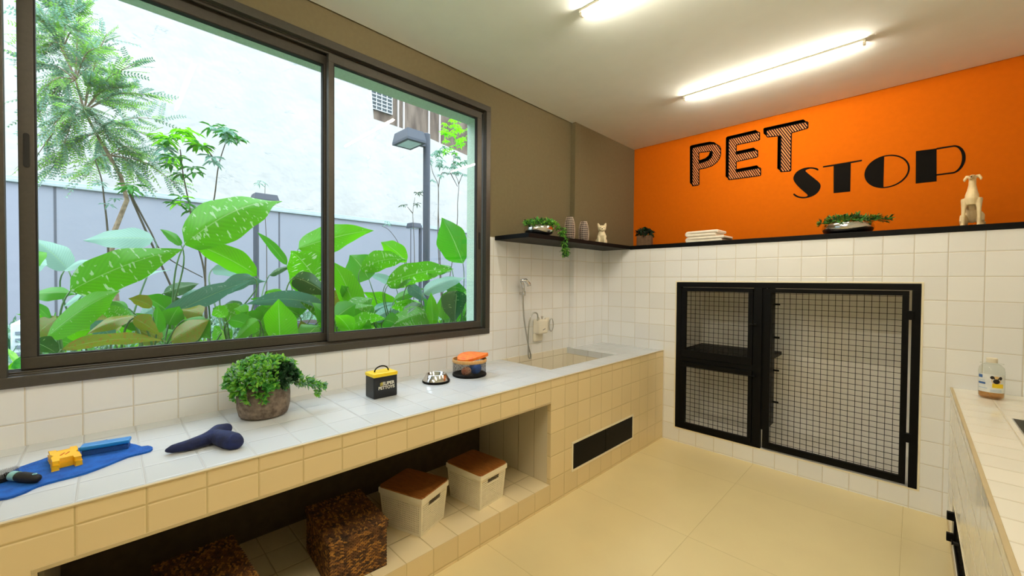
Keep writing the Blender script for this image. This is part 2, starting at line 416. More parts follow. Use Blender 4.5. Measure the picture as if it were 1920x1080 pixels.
mb.box((.001, TY0-.03, bz), (TX1+.03, TY0, zt)); mb.box((.001, TY1, bz), (TX1+.03, TY1+.03, zt)); mb.box((TX1, TY0, bz), (TX1+.03, TY1, zt))
mb.box((.0, TY0, bz), (.006, TY1, CH-.001))
mb.build('basin', tile('glazed white tile of the basin', 'E6E0D0', 'B9AE96', (.083, -.071, .791)), bench)
mb = MB(); mb.box((CW-.03, 2.339, .149), (CW-.004, 3.223, .36)); 
hatch = thing('access_hatch', 'black metal hatch low in the tiled bench front', 'hatch', (CW, 2.78, .149))
ring(mb := MB(), 2.338, 3.224, .148, .361, CW-.02, CW+.004, .014); mb.build('frame', m_trimw, hatch, world=True)
for a, b in ((2.353, 2.779), (2.783, 3.209)):
    p = MB().box((CW-.014, a, .163), (CW+.002, b, .346)).build('door', m_black, hatch, bevel=.001, world=True)
MB().tube([(CW+.002, 2.80, .30), (CW+.012, 2.80, .30)], .006, 12).build('latch', m_blackm, hatch, world=True)

# ------------------------------------------------------------------ right sink counter
rc = thing('sink_counter', 'white tiled counter with a sink at the right edge', 'counter', (RX, 0, 0))
SX0, SX1, SY0, SY1 = 2.812, 3.17, 2.30, 3.145
mb = MB()
mb.box((RX, YN+.002, .80), (SX0, D-.001, CH)); mb.box((SX1, YN+.002, .80), (RW-.001, D-.001, CH)); mb.box((SX0, YN+.002, .80), (SX1, SY0, CH)); mb.box((SX0, SY1, .80), (SX1, D-.001, CH))
mb.build('worktop', m_tile_right, rc, world=True)
mb = MB(); mb.box((RX-.003, YN+.002, CH-.006), (RX+.010, D-.001, CH+.0015)); mb.build('edge_trim', m_trimb, rc, bevel=.001, world=True)
mb = MB(); mb.box((RX, 3.374, 0), (RX+.03, D-.001, .80)); mb.box((RX, YN+.002, .292), (RX+.03, 3.374, .80)); mb.box((RX, YN+.002, 0), (RX+.03, 3.374, .03))
mb.build('front_panel', m_tile_right, rc, world=True)
mb = MB(); mb.box((RX-.002, YN+.002, .286), (RX+.02, 3.38, .294)); mb.box((RX-.002, 3.372, .03), (RX+.02, 3.38, .286)); mb.build('door_trim', m_trimw, rc, world=True)
mb = MB(); mb.box((RX-.004, YN+.002, 0), (RX, 3.8, .022)); mb.build('base_strip', m_trimb, rc, world=True)
mb = MB(); mb.box((SX0, SY0, .66), (SX1, SY1, .664))
mb.box((SX0-.002, SY0, .66), (SX0+.002, SY1, CH+.001)); mb.box((SX1-.002, SY0, .66), (SX1+.002, SY1, CH+.001)); mb.box((SX0, SY0-.002, .66), (SX1, SY0+.002, CH+.001)); mb.box((SX0, SY1-.002, .66), (SX1, SY1+.002, CH+.001))
mb.build('sink', m_steel, rc, world=True)
for i, (y0, y1) in enumerate(((2.62, 3.366), (1.86, 2.61), (1.1, 1.85))):
    mb = MB(); ring(mb, y0, y1, .036, .282, RX+.004, RX+.022, .03)
    d_ = mb.build('door', m_black, rc, world=True, bevel=.001)
    mb = MB()
    k = y0+.03
    while k < y1-.03: mb.box((RX+.012, k-.0012, .066), (RX+.0145, k+.0012, .252)); k += .04
    k = .1
    while k < .25: mb.box((RX+.012, y0+.03, k-.0012), (RX+.0145, y1-.03, k+.0012)); k += .04
    mb.build('mesh_panel', m_black, d_, world=True)
    for z in (.205, .085):
        MB().box((RX-.024, y1-.028, z-.022), (RX+.006, y1-.004, z+.022)).build('hinge', m_black, d_, bevel=.002, world=True)
    if i == 0:
        MB().tube([(RX+.004, 3.02, .2), (RX-.014, 3.02, .2), (RX-.02, 3.02, .2)], [.008, .008, .014], 12).build('knob', m_blackm, d_, world=True)
MB().box((RX+.35, 1.0, .03), (RX+.36, 3.37, .29)).build('inner_panel', m_tile_right, rc, world=True)
fa = thing('black_tap', 'black tap at the right edge beside the sink', 'tap', (2.99, 3.30, CH))
mb = MB().lathe([(.024, 0), (.024, .012), (.014, .016), (.014, .24)], n=20); mb.build('stem', m_black, fa, smooth=True, auto=40)
MB().tube([(0, 0, .23), (0, -.02, .29), (0, -.09, .31), (0, -.16, .28), (0, -.175, .22)], .011, 12).build('spout', m_black, fa, smooth=True)
MB().box((-.085, -.012, .012), (-.014, .012, .035)).build('lever', m_black, fa, bevel=.003)

# ------------------------------------------------------------------ kennel gate
kg = thing('kennel_gate', 'large black metal kennel front with three wire mesh doors', 'kennel', (1.68, D, KZ0))
mb = MB()
y0, y1 = D-.008, D+.03
mb.box((KX0, y0, 1.468), (KX1, y1, KZ1)); mb.box((KX0, y0, KZ0), (KX0+.046, y1, 1.468)); mb.box((2.449, y0, KZ0), (KX1, y1, 1.468))
mb.box((KX0+.046, y0, KZ0), (1.576, y1, .165)); mb.box((1.513, y0, .165), (1.576, y1, 1.468)); mb.box((1.53, y0+.012, .30), (1.60, y1+.004, 1.468)); mb.box((KX0+.046, y0, .775), (1.513, y1, .815))
mb.build('frame', m_black, kg, bevel=.002, world=True)
def gate(x0, x1, z0, z1, l, r, b, t, yo=0):
    mb = MB(); a, c = y0-.006+yo, y0+.022+yo
    mb.box((x0, a, z0), (x1, c, z0+b)); mb.box((x0, a, z1-t), (x1, c, z1)); mb.box((x0, a, z0+b), (x0+l, c, z1-t)); mb.box((x1-r, a, z0+b), (x1, c, z1-t))
    g = mb.build('door', m_black, kg, bevel=.002, world=True)
    mb = MB(); ym = y0+.012+yo; hw = .0016
    k = x1-r-.034
    while k > x0+l: mb.box((k-hw, ym-hw, z0+b-.004), (k+hw, ym+hw, z1-t+.004)); k -= .0402
    k = z1-t-.006
    while k > z0+b: mb.box((x0+l-.004, ym-hw*2.6, k-hw), (x1-r+.004, ym-hw*.6, k+hw)); k -= .0402
    mb.build('mesh_panel', m_black, g, world=True)
    return g
g1 = gate(.918, 1.509, .818, 1.464, .043, .035, .064, .035)
g2 = gate(.918, 1.509, .168, .772, .041, .029, .038, .043)
g3 = gate(1.592, 2.436, .157, 1.464, .045, .034, .05, .033)
for g, (x, z) in ((g1, (1.50, 1.165)), (g2, (1.50, .735))):
    mb = MB().tube([(x, D-.012, z), (x, D-.03, z)], .007, 10); mb.tube([(x-.012, D-.028, z), (x+.03, D-.028, z)], .006, 8); mb.ball((x+.03, D-.028, z), .012)
    mb.build('latch', m_black, g, world=True, smooth=True, auto=50)
for z in (1.30, .475):
    MB().box((2.425, D-.02, z-.03), (2.462, D+.012, z+.03)).build('hinge', m_black, g3, world=True, bevel=.003)
MB().box((.885, D+.035, .845), (1.595, 4.42, .875)).build('shelf', m_black, kg, world=True)
mb = MB().box((1.602, D+.035, .31), (1.62, 4.03, 1.59))
pn = mb.build('divider', m_black, kg, world=True)
for z in (1.33, 1.05, .77, .50):
    MB().tube([(1.62, 4.0, z), (1.66, 4.0, z)], .008, 10).build('peg', m_black, pn, world=True)

# ------------------------------------------------------------------ black corner shelf
sh = thing('corner_shelf', 'black shelf running round the corner under the orange wall', 'shelf', (.2, 3, SZ0))
MB().box((.001, 2.262, SZ0), (.381, 3.286, SZ1)).box((.0555, 3.286, SZ0), (.381, D, SZ1)).build('side_board', m_black, sh, bevel=.0015, world=True)
MB().box((.0555, D, SZ0+.0005), (RW-.001, D2-.001, SZ1)).box((.381, D-.006, SZ0-.004), (RW-.001, D, SZ1)).build('ledge_board', m_black, sh, bevel=.0015, world=True)

# ------------------------------------------------------------------ tube lights
def tube_light(x0, x1, y, label):
    t = thing('tube_light', label, 'light', ((x0+x1)/2, y, H), group='ceiling tube lights'); L = (x1-x0)/2
    mb = MB(); mb.box((-L, -.021, -.013), (L, .021, 0)); mb.build('housing', m_white, t, bevel=.002)
    for s in (-1, 1):
        MB().box((s*L, -.014, -.034), (s*(L-.018), .014, -.001)).build('end_cap', m_white, t, bevel=.003)
    mb = MB(); n = 14; pts = [(-L+.017, 0, -.024), (L-.017, 0, -.024)]
    mb.tube(pts, .0115, n); mb.build('tube', m_tube, t, smooth=True, auto=60)
m_tube = emit('warm tube light', (1.0, .89, .70), TUBE_STRENGTH)
tube_light(1.04, 2.21, 3.48, 'glowing tube light on the ceiling nearest the orange wall')
tube_light(1.05, 2.22, 1.97, 'glowing tube light cut by the top edge of the photo')
tube_light(1.05, 2.22, .46, 'tube light overhead beside the camera')
tube_light(1.05, 2.22, -1.05, 'tube light behind the camera')

# ================================================================== LETTERING
m_ink = mat('black lettering vinyl', '0E0B08', .9, var=.1, spec=.15)
m_peach = mat('peach lettering face', 'DE8A54', .8, var=.05, scale=60)
sign = thing('wall_lettering', 'black PET STOP lettering on the orange wall', 'lettering', (1.7, D2, 2.55))
def w_pet(p): q = at(1270+p[0]/6.748, 220+p[1]/6.748, 'y', D2); return (q.x, q.z)
def w_stop(p): q = at(1470+p[0]/4.923, 250+p[1]/4.923, 'y', D2); return (q.x, q.z)
def flat(mb, loop, y0, y1, mi, holes=()):
    mb.poly([(x, D2-y0, z) for x, z in loop], (0, -(y1-y0), 0), mi, [[(x, D2-y0, z) for x, z in h] for h in holes])
def strip(mb, a, b, wd, y0, y1, mi):
    a = Vector(a); b = Vector(b); d = (b-a).normalized(); n = Vector((-d.y, d.x))*wd/2; e_ = d*wd*.3
    flat(mb, [tuple(a+n-e_), tuple(b+n+e_), tuple(b-n+e_), tuple(a-n-e_)], y0, y1, mi)
def hatch_lines(mb, loops, step, wd, dirv, rnd):
    d = Vector(dirv).normalized(); n = Vector((-d.y, d.x))
    pr = [Vector(p).dot(n) for p in loops[0]]; k = min(pr)+step*.5
    while k < max(pr):
        ts = []; c = k+rnd.uniform(-.0012, .0012)
        for lp in loops:
            for i in range(len(lp)):
                a, b = Vector(lp[i]), Vector(lp[(i+1) % len(lp)]); fa_, fb = a.dot(n)-c, b.dot(n)-c
                if (fa_ < 0) != (fb < 0): ts.append((a+(b-a)*(fa_/(fa_-fb))).dot(d))
        ts.sort()
        for i in range(0, len(ts)-1, 2):
            if ts[i+1]-ts[i] > .006: strip(mb, tuple(n*c+d*ts[i]), tuple(n*c+d*ts[i+1]), wd, .0028, .0036, 0)
        k += step
PETL = [
 ([(190,400),(208,384),(330,358),(440,338),(500,345),(535,368),(550,400),(550,470),(535,520),(500,570),(440,615),(360,642),(276,658),(276,850),(262,858),(196,868),(190,855)],
  [[(274,448),(420,430),(443,440),(445,470),(430,510),(390,545),(330,568),(276,584)]]),
 ([(650,290),(668,274),(1030,190),(1042,198),(1042,282),(1030,290),(755,348),(746,362),(746,470),(1005,415),(1018,425),(1018,495),(1005,505),(755,560),(746,572),(746,695),(1045,640),(1056,650),(1056,728),(1045,738),(660,790),(646,780)], []),
 ([(1128,178),(1138,166),(1640,58),(1652,68),(1652,132),(1640,142),(1450,196),(1443,205),(1436,670),(1425,680),(1315,690),(1306,680),(1312,240),(1304,234),(1145,250),(1132,240)], []),
]
rnd = random.Random(3)
for outer, holes in PETL:
    mb = MB(); lo = [w_pet(p) for p in outer]; hl = [[w_pet(p) for p in h] for h in holes]
    for k in range(1, 9):
        dx, dz = -.027*k/8, .031*k/8
        flat(mb, [(x+dx, z+dz) for x, z in lo], 0.0002, .0012, 0, [[(x+dx, z+dz) for x, z in h] for h in hl])
    flat(mb, lo, .0012, .0028, 1, hl)
    for lp in [lo]+hl:
        for i in range(len(lp)): strip(mb, lp[i], lp[(i+1) % len(lp)], .009, .0028, .0038, 0)
    hatch_lines(mb, [lo]+hl, .0170, .0092, (.50, -.86), rnd)
    mb.build('letter', [m_ink, m_peach], sign, world=True)
Sx0 = [(318,330),(290,318),(240,314),(190,320),(140,340),(105,370),(87,410),(95,445),(130,490),(180,535),(215,565),(218,576),(198,586),(150,584),(118,572),(95,556),(87,568),(120,590),(175,600),(235,590),(290,565),(325,528),(339,490),(328,458),(285,420),(228,375),(200,350),(207,337),(245,326),(285,332),(312,344)]
Sx = []
for i in range(len(Sx0)):
    p0, p1, p2, p3 = [Vector(Sx0[(i+k) % len(Sx0)]) for k in (-1, 0, 1, 2)]
    for t in (0, .34, .67): Sx.append(tuple(.5*((2*p1)+(p2-p0)*t+(2*p0-5*p1+4*p2-p3)*t*t+(3*p1-p0-3*p2+p3)*t**3)))
mb = MB(); flat(mb, [w_stop(p) for p in Sx], .0002, .003, 0); mb.build('letter', m_ink, sign, world=True)
mb = MB(); flat(mb, [w_stop(p) for p in [(360,304),(720,244),(720,257),(617,275),(612,537),(458,552),(458,302),(360,316)]], .0002, .003, 0); mb.build('letter', m_ink, sign, world=True)
def ellipse(cx, cz, rx, rz, a0, a1, n=40): return [(cx+rx*math.cos(a0+(a1-a0)*i/n), cz+rz*math.sin(a0+(a1-a0)*i/n)) for i in range(n+1)]
xl = w_stop((742, 385))[0]; xr = w_stop((1162, 320))[0]; zt_ = w_stop((990, 195))[1]; zb_ = w_stop((905, 508))[1]; xd = w_stop((920, 400))[0]
cx_, cz_ = (xl+xr)/2, (zt_+zb_)/2; rx_, rz_ = (xr-xl)/2, (zt_-zb_)/2
mb = MB(); a = math.acos((xd-cx_)/rx_)
flat(mb, ellipse(cx_, cz_, rx_, rz_, a, 2*PI-a), .0002, .003, 0)
flat(mb, ellipse(cx_, cz_, rx_, rz_, -a, a)+list(reversed(ellipse(cx_-.003, cz_, rx_-.008, rz_-.009, -a, a))), .0002, .003, 0)
mb.build('letter', m_ink, sign, world=True)
mb = MB()
flat(mb, [w_stop(p) for p in [(1217,165),(1408,140),(1408,442),(1215,463)]], .0002, .003, 0)
xs = w_stop((1408, 140))[0]; zt_ = w_stop((1480, 124))[1]; zb_ = w_stop((1440, 386))[1]; xr = w_stop((1676, 230))[0]
cz_ = (zt_+zb_)/2; rz_ = (zt_-zb_)/2; xc = xs+.085
o_ = [(xs, cz_-rz_)]+ellipse(xc, cz_, xr-xc, rz_, -PI/2, PI/2)+[(xs, cz_+rz_)]
i_ = [(xs, cz_-rz_+.010)]+ellipse(xc, cz_, xr-xc-.018, rz_-.011, -PI/2, PI/2)+[(xs, cz_+rz_-.012)]
flat(mb, o_+list(reversed(i_)), .0002, .003, 0)
mb.build('letter', m_ink, sign, world=True)

# ================================================================== THINGS ON THE BENCH
def rot2(x, y, a): return (x*math.cos(a)-y*math.sin(a), x*math.sin(a)+y*math.cos(a))
def sprout(mb, c, d, n, L, wd, rnd, mis=(0,), spread=.9):
    """rosette of n small folded leaves at c growing around direction d"""
    d = Vector(d).normalized(); a = d.orthogonal().normalized(); b = d.cross(a)
    for i in range(n):
        q = rnd.uniform(0, 2*PI); o = (a*math.cos(q)+b*math.sin(q))
        dr = (d*rnd.uniform(.3, 1)+o*spread*rnd.uniform(.4, 1)).normalized(); l = L*rnd.uniform(.7, 1.2)
        sd_ = dr.cross(d if abs(dr.dot(d)) < .98 else a).normalized()*wd*rnd.uniform(.7, 1.2)/2
        up = sd_.cross(dr).normalized()*wd*.2
        p = Vector(c)+dr*l*.08
        mb.add([p, p+dr*l*.45+sd_*.9+up, p+dr*l*.8+sd_*.8+up, p+dr*l, p+dr*l*.8-sd_*.8+up, p+dr*l*.45-sd_*.9+up], [(0, 1, 2, 3), (0, 3, 4, 5)], rnd.choice(mis))
def green(name, col, col2, rough=.45, scale=60, trans=.25):
    m = mat(name, col, rough, col2=col2, scale=scale); nt = m.node_tree; b = nt.nodes['Principled BSDF']
    if trans:
        src = b.inputs['Base Color'].links[0].from_socket
        tr = N(nt, 'ShaderNodeBsdfTranslucent'); nt.links.new(src, tr.inputs[0]); mx = N(nt, 'ShaderNodeMixShader'); mx.inputs[0].default_value = trans
        nt.links.new(b.outputs[0], mx.inputs[1]); nt.links.new(tr.outputs[0], mx.inputs[2]); nt.links.new(mx.outputs[0], nt.nodes['Material Output'].inputs[0])
    return m
g_bright = green('bright green leaf', 'A4DC5C', '78C244', trans=.35); g_mid = green('green leaf', '62B24C', '459440', trans=.3); g_dark = green('dark green leaf', '1E5022', '12381A')
g_grey = green('grey green leaf', 'A0C8A8', '76A88A'); g_lime = green('lime leaf', '9CD61E', '6FC018', trans=.5); g_soft = green('soft grey leaf', '8FB4A0', '6C9484', trans=.4)
m_soil = mat('dark potting soil', '2A2018', .95, scale=80, var=.2, bump=.004)
m_stonepot = mat('rough brown stone pot', '8A7B6C', .9, col2='5E5044', scale=45, bump=.006, bscale=60)

# potted plant
r = random.Random(11)
pp = thing('potted_plant', 'round leafy green plant in a rough grey-brown stone pot', 'plant', (.225, .537, CH))
MB().lathe([(.088, 0), (.103, .012), (.112, .05), (.113, .10), (.110, .140), (.101, .142), (.098, .12)], n=40).build('pot', m_stonepot, pp, smooth=True, auto=50)
MB().lathe([(0.001, .118), (.099, .12)], n=24, caps=False).build('soil', m_soil, pp)
mb = MB()
for i in range(430):
    a = r.uniform(0, 2*PI); e_ = math.asin(r.uniform(-.2, 1)); k = r.uniform(.75, 1.0)
    d = Vector((math.cos(a)*math.cos(e_), math.sin(a)*math.cos(e_), math.sin(e_)))
    c = Vector((d.x*.138*k, d.y*.145*k, .178+d.z*.098*k))
    if c.z < .15 and math.hypot(c.x, c.y) < .1: continue
    # leaves coloured dark to paint a shaded hollow on the side towards the bench end
    if (c-Vector((.09, .07, .2))).length < .062: mi = (2,)
    else: mi = (0, 0, 1, 3) if d.z > .1 else (0, 1, 1)
    sprout(mb, c, d+Vector((0, 0, .2)), 8, .030, .014, r, mi)
for (yy, zz, n_) in ((.05, .15, 8), (.10, .155, 12), (.15, .15, 12), (.18, .13, 11), (.205, .12, 8), (.17, .09, 6)):   # trailing sprays
    for i in range(n_):
        c = Vector((.07+r.uniform(-.03, .03), .03+yy+r.uniform(-.02, .02), zz+r.uniform(-.02, .02)))
        sprout(mb, c, (.3, .5, -.2), 6, .026, .012, r, (0, 1, 3, 3))
for i in range(30):
    a = r.uniform(-1.9, -.1); c = Vector((math.cos(a)*.122, math.sin(a)*.122, .150-r.uniform(0, .05)))
    sprout(mb, c, (math.cos(a), math.sin(a), -.8), 7, .025, .012, r, (0, 0, 1))
mb.build('foliage', [g_bright, g_mid, g_dark, g_grey], pp)

# black tin with a yellow lid
m_yel = mat('yellow enamel', 'F2CF12', .35, var=.03)
m_tin = mat('black enamelled tin', '0D1016', .35, var=.1)
m_txt = mat('cream print', 'E6E2D2', .6); m_txty = mat('yellow print', 'C8B84A', .6)
tin = thing('storage_tin', 'black tin box with yellow lid and wire handle', 'tin', (.312, 1.105, CH))
hx, hy, hz = .052, .071, .122
MB().box((-hx, -hy, 0), (hx, hy, hz)).build('body', m_tin, tin, bevel=.006)
mb = MB(); mb.box((-hx-.003, -hy-.003, hz-.004), (hx+.003, hy+.003, hz+.018)); mb.build('lid', m_yel, tin, bevel=.006)
h = []
for i in range(13): q = PI*i/12; h.append((0, -.042*math.cos(q), hz+.018+.030*math.sin(q)))
MB().tube(h, .0038, 8).build('handle', m_black, tin, smooth=True)
def text_mesh(name, body, size, mat_, parent, loc, right, up, ext=.0006, align='CENTER', bold=0):
    cu = bpy.data.curves.new(name, 'FONT'); cu.body = body; cu.size = size; cu.extrude = ext; cu.align_x = align; cu.offset = bold
    o = bpy.data.objects.new(name, cu); COL.objects.link(o); bpy.context.view_layer.update()
    me = bpy.data.meshes.new_from_object(o.evaluated_get(bpy.context.evaluated_depsgraph_get())); bpy.data.objects.remove(o)
    me.materials.clear(); me.materials.append(mat_)
    o = bpy.data.objects.new(name, me); COL.objects.link(o); o.parent = parent
    R_ = Vector(right); U_ = Vector(up); m = Matrix((R_, U_, R_.cross(U_))).transposed().to_4x4(); m.translation = Vector(loc)
    o.matrix_local = m; return o
text_mesh('lettering', '#', .030, m_txty, tin, (hx+.0004, -.026, .071), (0,1,0), (0,0,1), bold=.0006)
text_mesh('lettering', 'SUPER', .026, m_txt, tin, (hx+.0004, .016, .071), (0,1,0), (0,0,1), bold=.0007)
text_mesh('lettering', 'PETTOYS', .024, m_txt, tin, (hx+.0004, .004, .049), (0,1,0), (0,0,1), bold=.0007)

# steel dog bowl
bw = thing('pet_bowl', 'small shiny steel pet bowl standing on the tiled bench', 'bowl', (.262, 1.512, CH))
MB().lathe([(.086, .012), (.084, .018), (.066, .052), (.062, .055), (.058, .053), (.052, .02), (.0, .014)], n=40, caps=False).build('bowl', m_chrome, bw, smooth=True)
MB().lathe([(.086, 0), (.089, .004), (.088, .014), (.080, .016)], n=40, caps=True).build('rubber_base', m_black, bw, smooth=True, auto=40)

# mesh basket with orange lid and balls
def net_mat(name, col, cell, hole):
    m = bpy.data.materials.new(name); m.use_nodes = True; nt = m.node_tree; b = nt.nodes['Principled BSDF']; b.inputs['Base Color'].default_value = lin(col); b.inputs['Roughness'].default_value = .6
    tc = N(nt, 'ShaderNodeTexCoord'); vo = N(nt, 'ShaderNodeTexVoronoi'); vo.inputs['Scale'].default_value = 1/cell; nt.links.new(tc.outputs['Object'], vo.inputs[0])
    tr = N(nt, 'ShaderNodeBsdfTransparent'); mx = N(nt, 'ShaderNodeMixShader')
    nt.links.new(math_(nt, 'LESS_THAN', vo.outputs['Distance'], hole), mx.inputs[0]); nt.links.new(b.outputs[0], mx.inputs[1]); nt.links.new(tr.outputs[0], mx.inputs[2])
    nt.links.new(mx.outputs[0], nt.nodes['Material Output'].inputs[0]); return m
m_net = net_mat('fine black netting', '121212', .0021, .56)
m_onet = mat('orange nylon', 'E8601A', .55, col2='F08A20', scale=40, bump=.001, bscale=300)
tb = thing('mesh_toy_basket', 'round black mesh basket with an orange fabric lid half open', 'basket', (.262, 1.79, CH))
MB().lathe([(.116, .012), (.116, .098)], n=48, caps=False).build('net_wall', m_net, tb, smooth=True)
MB().lathe([(.0, .001), (.117, .001), (.119, .006), (.118, .014), (.112, .016), (.108, .008), (0, .007)], n=48, caps=False).build('base', m_black, tb, smooth=True)
mb = MB(); mb.lathe([(.1155, .094), (.119, .096), (.119, .116), (.116, .118), (.1145, .114)], n=48, caps=False); mb.build('rim', mat('beige webbing', 'D9A868', .8, scale=90, var=.1), tb, smooth=True)
mb = MB(); n = 26; rr_ = random.Random(2)
top = []; bot = []
for i in range(n):
    a = 2*PI*i/n; rad = .108*(1+.05*math.sin(3*a)); x = rad*math.cos(a)*.9; y = rad*math.sin(a)*1.05+.028
    zz = .122+.024*((y-.028)/.1)*.4+.008*math.sin(2*a+1)+.010
    top.append((x, y, zz+.006)); bot.append((x*1.02, y*1.01, zz-.012))
vs = top+bot+[(0, .028, .144), (0, .028, .120)]
fs = [(i, (i+1) % n, 2*n) for i in range(n)]+[((i+1) % n+n, i+n, 2*n+1) for i in range(n)]+[(i+n, (i+1) % n+n, (i+1) % n, i) for i in range(n)]
mb.add(vs, fs); mb.build('lid', m_onet, tb, smooth=True, auto=50)
b1 = MB().ball((0, 0, 0), .043, 24, 16).build('toy_ball', mat('blue rubber', '1D57B5', .45, col2='2A6BD0', scale=25, bump=.002), smooth=True); b1.location = (.300, 1.812, CH+.052)
tag(b1, 'blue rubber ball inside the black mesh basket', 'ball')
b2 = MB().ball((0, 0, 0), (.034, .036, .030), 24, 16).build('toy_ball', mat('tan and white leather', 'D9B090', .6, col2='B8653A', scale=14), smooth=True); b2.location = (.292, 1.738, CH+.039)
tag(b2, 'tan and white ball inside the black mesh basket', 'ball')

# blue bone-shaped mat
m_bmat = mat('blue towelling', '0B62C4', .9, col2='0A4FA8', scale=30, bump=.003, bscale=220)
px = [(1145,247),(1128,270),(1060,290),(960,315),(820,372),(640,440),(450,490),(290,535),(200,577),(100,615),(0,637),(-120,640),(-240,600),(-330,500),(-300,400),(-200,360),(-120,410),(-20,470),(60,445),(160,393),(300,345),(450,290),(600,250),(700,215),(800,190),(870,195),(930,200),(985,220),(1020,226),(1060,240),(1110,235)]
loop = [at(x/4, 780+y/4, 'z', CH) for x, y in px]
sm = []
for i in range(len(loop)):
    p0, p1, p2, p3 = loop[i-1], loop[i], loop[(i+1) % len(loop)], loop[(i+2) % len(loop)]
    for t in (0, .5):
        sm.append(.5*((2*p1)+(p2-p0)*t+(2*p0-5*p1+4*p2-p3)*t*t+(3*p1-p0-3*p2+p3)*t**3))
bm_ = MB().poly([(p.x, p.y, CH+.0006) for p in sm], (0, 0, .006)).build('bone_mat', m_bmat, loc=(.38, -.1, CH), bevel=.002)
tag(bm_, 'bright blue bone-shaped mat on the bench end', 'mat')
MZ = CH+.0067
# yellow brush
m_yp = mat('yellow plastic', 'FBC80A', .35, col2='F5BC08', scale=15)
def prism_px(pts, z0, h, pz): return [(*(at(u, v, 'z', pz).xy), z0) for u, v in pts]
a_ = at(76, 871, 'z', MZ); b_ = at(97, 885, 'z', MZ); c_ = at(154.5, 871, 'z', MZ)
ux = (c_-b_); Lx = ux.length; ux.normalize(); uy = Vector((-ux.y, ux.x, 0)); Wy = abs((a_-b_).dot(uy))+.035
yb = thing('grooming_brush', 'chunky yellow plastic grooming brush lying on the blue mat', 'brush', (b_+ux*Lx/2+uy*Wy/2)[:2]+(MZ,), math.atan2(ux.y, ux.x))
hl, hw = Lx/2, Wy/2
out = [(-hl, -hw), (-hl*.55, -hw), (-hl*.45, -hw*.72), (hl*.45, -hw*.72), (hl*.55, -hw), (hl, -hw), (hl, -hw*.25), (hl*.82, 0), (hl, hw*.25), (hl, hw), (hl*.55, hw), (hl*.45, hw*.72), (-hl*.45, hw*.72), (-hl*.55, hw), (-hl, hw), (-hl, hw*.25), (-hl*.82, 0), (-hl, -hw*.25)]
MB().poly([(x, y, .0) for x, y in out], (0, 0, .016)).build('base', m_yp, yb, bevel=.0012)
MB().poly([(x*.95, y*.92, .0175) for x, y in out], (0, 0, .013)).build('top', m_yp, yb, bevel=.0014)
mb = MB()
for k in (-1, 1): mb.obox((k*.006, 0, .031), ((math.cos(1.1), math.sin(1.1), 0), (-math.sin(1.1), math.cos(1.1), 0), (0, 0, 1)), (.012, .0018, .0008))
mb.build('logo_marks', mat('orange print', 'D8661A', .5), yb)
# blue brush
a_ = at(155, 857, 'z', MZ); c_ = at(236, 843, 'z', MZ)
ux = (c_-a_); Lx = ux.length+.02; ux.normalize(); uy = Vector((-ux.y, ux.x, 0))
bb = thing('bristle_brush', 'long blue plastic brush lying beside the yellow one', 'brush', (a_+ux*(Lx/2-.01)+uy*.026)[:2]+(MZ,), math.atan2(ux.y, ux.x))
m_bp = mat('blue plastic', '1C86D6', .3, var=.05); m_bp2 = mat('dark blue bristles', '0E4FA0', .7, scale=200, var=.2, bump=.002)
MB().box((-Lx/2, -.024, .020), (Lx/2, .024, .036)).build('handle', m_bp, bb, bevel=.005)
MB().box((-Lx/2+.006, -.020, 0), (Lx/2-.004, .020, .0195)).build('bristles', m_bp2, bb, bevel=.002)
# slicker brush with pins
m_teal = mat('pale teal plastic', '8CC4C8', .4)
p1 = at(-30, 907, 'z', MZ+.01); p2 = at(38, 887, 'z', MZ+.01)
u = (p2-p1); L = u.length; u.normalize(); ang = math.atan2(u.y, u.x)
sb = thing('slicker_brush', 'black slicker brush with upright metal pins on the blue mat', 'brush', ((p1+p2)/2)[:2]+(MZ,), ang)
MB().box((-L/2, -.016, 0), (L/2, .016, .018)).build('head', m_blackm, sb, bevel=.004)
mb = MB()
for i in range(16):
    for j in range(4):
        x = -L/2+.006+i*(L-.012)/15; y = -.011+j*.0073; mb.tube([(x, y, .017), (x, y, .032), (x+.002, y, .036)], .0005, 4)
mb.build('pins', m_steel, sb)
p1 = at(24, 893, 'z', MZ+.015); p2 = at(72, 899, 'z', MZ+.012); u = (p2-p1); L = u.length; u.normalize()
kt = thing('dematting_comb', 'stubby black handled comb with a pale teal ring', 'comb', ((p1+p2)/2)[:2]+(MZ,), math.atan2(u.y, u.x))
MB().tube([(-L*.30, 0, .016), (-L*.1, 0, .016), (L*.25, 0, .015), (L*.46, 0, .014), (L*.52, 0, .013)], [.013, .0155, .015, .012, .005], 16).build('handle', m_blackm, kt, smooth=True)
MB().tube([(-L*.52, 0, .0165), (-L*.30, 0, .0165)], .0145, 18).build('ring', m_teal, kt, smooth=True, auto=40)
MB().lathe([(.0055, 0), (.0055, .002), (.0025, .002), (.0025, 0)], c=(L*.36, 0, .0275), n=16).build('eyelet', m_teal, kt)
MB().tube([(-L*.75, 0, .0165), (-L*.52, 0, .0165)], .010, 12).build('neck', m_blackm, kt, smooth=True, auto=40)

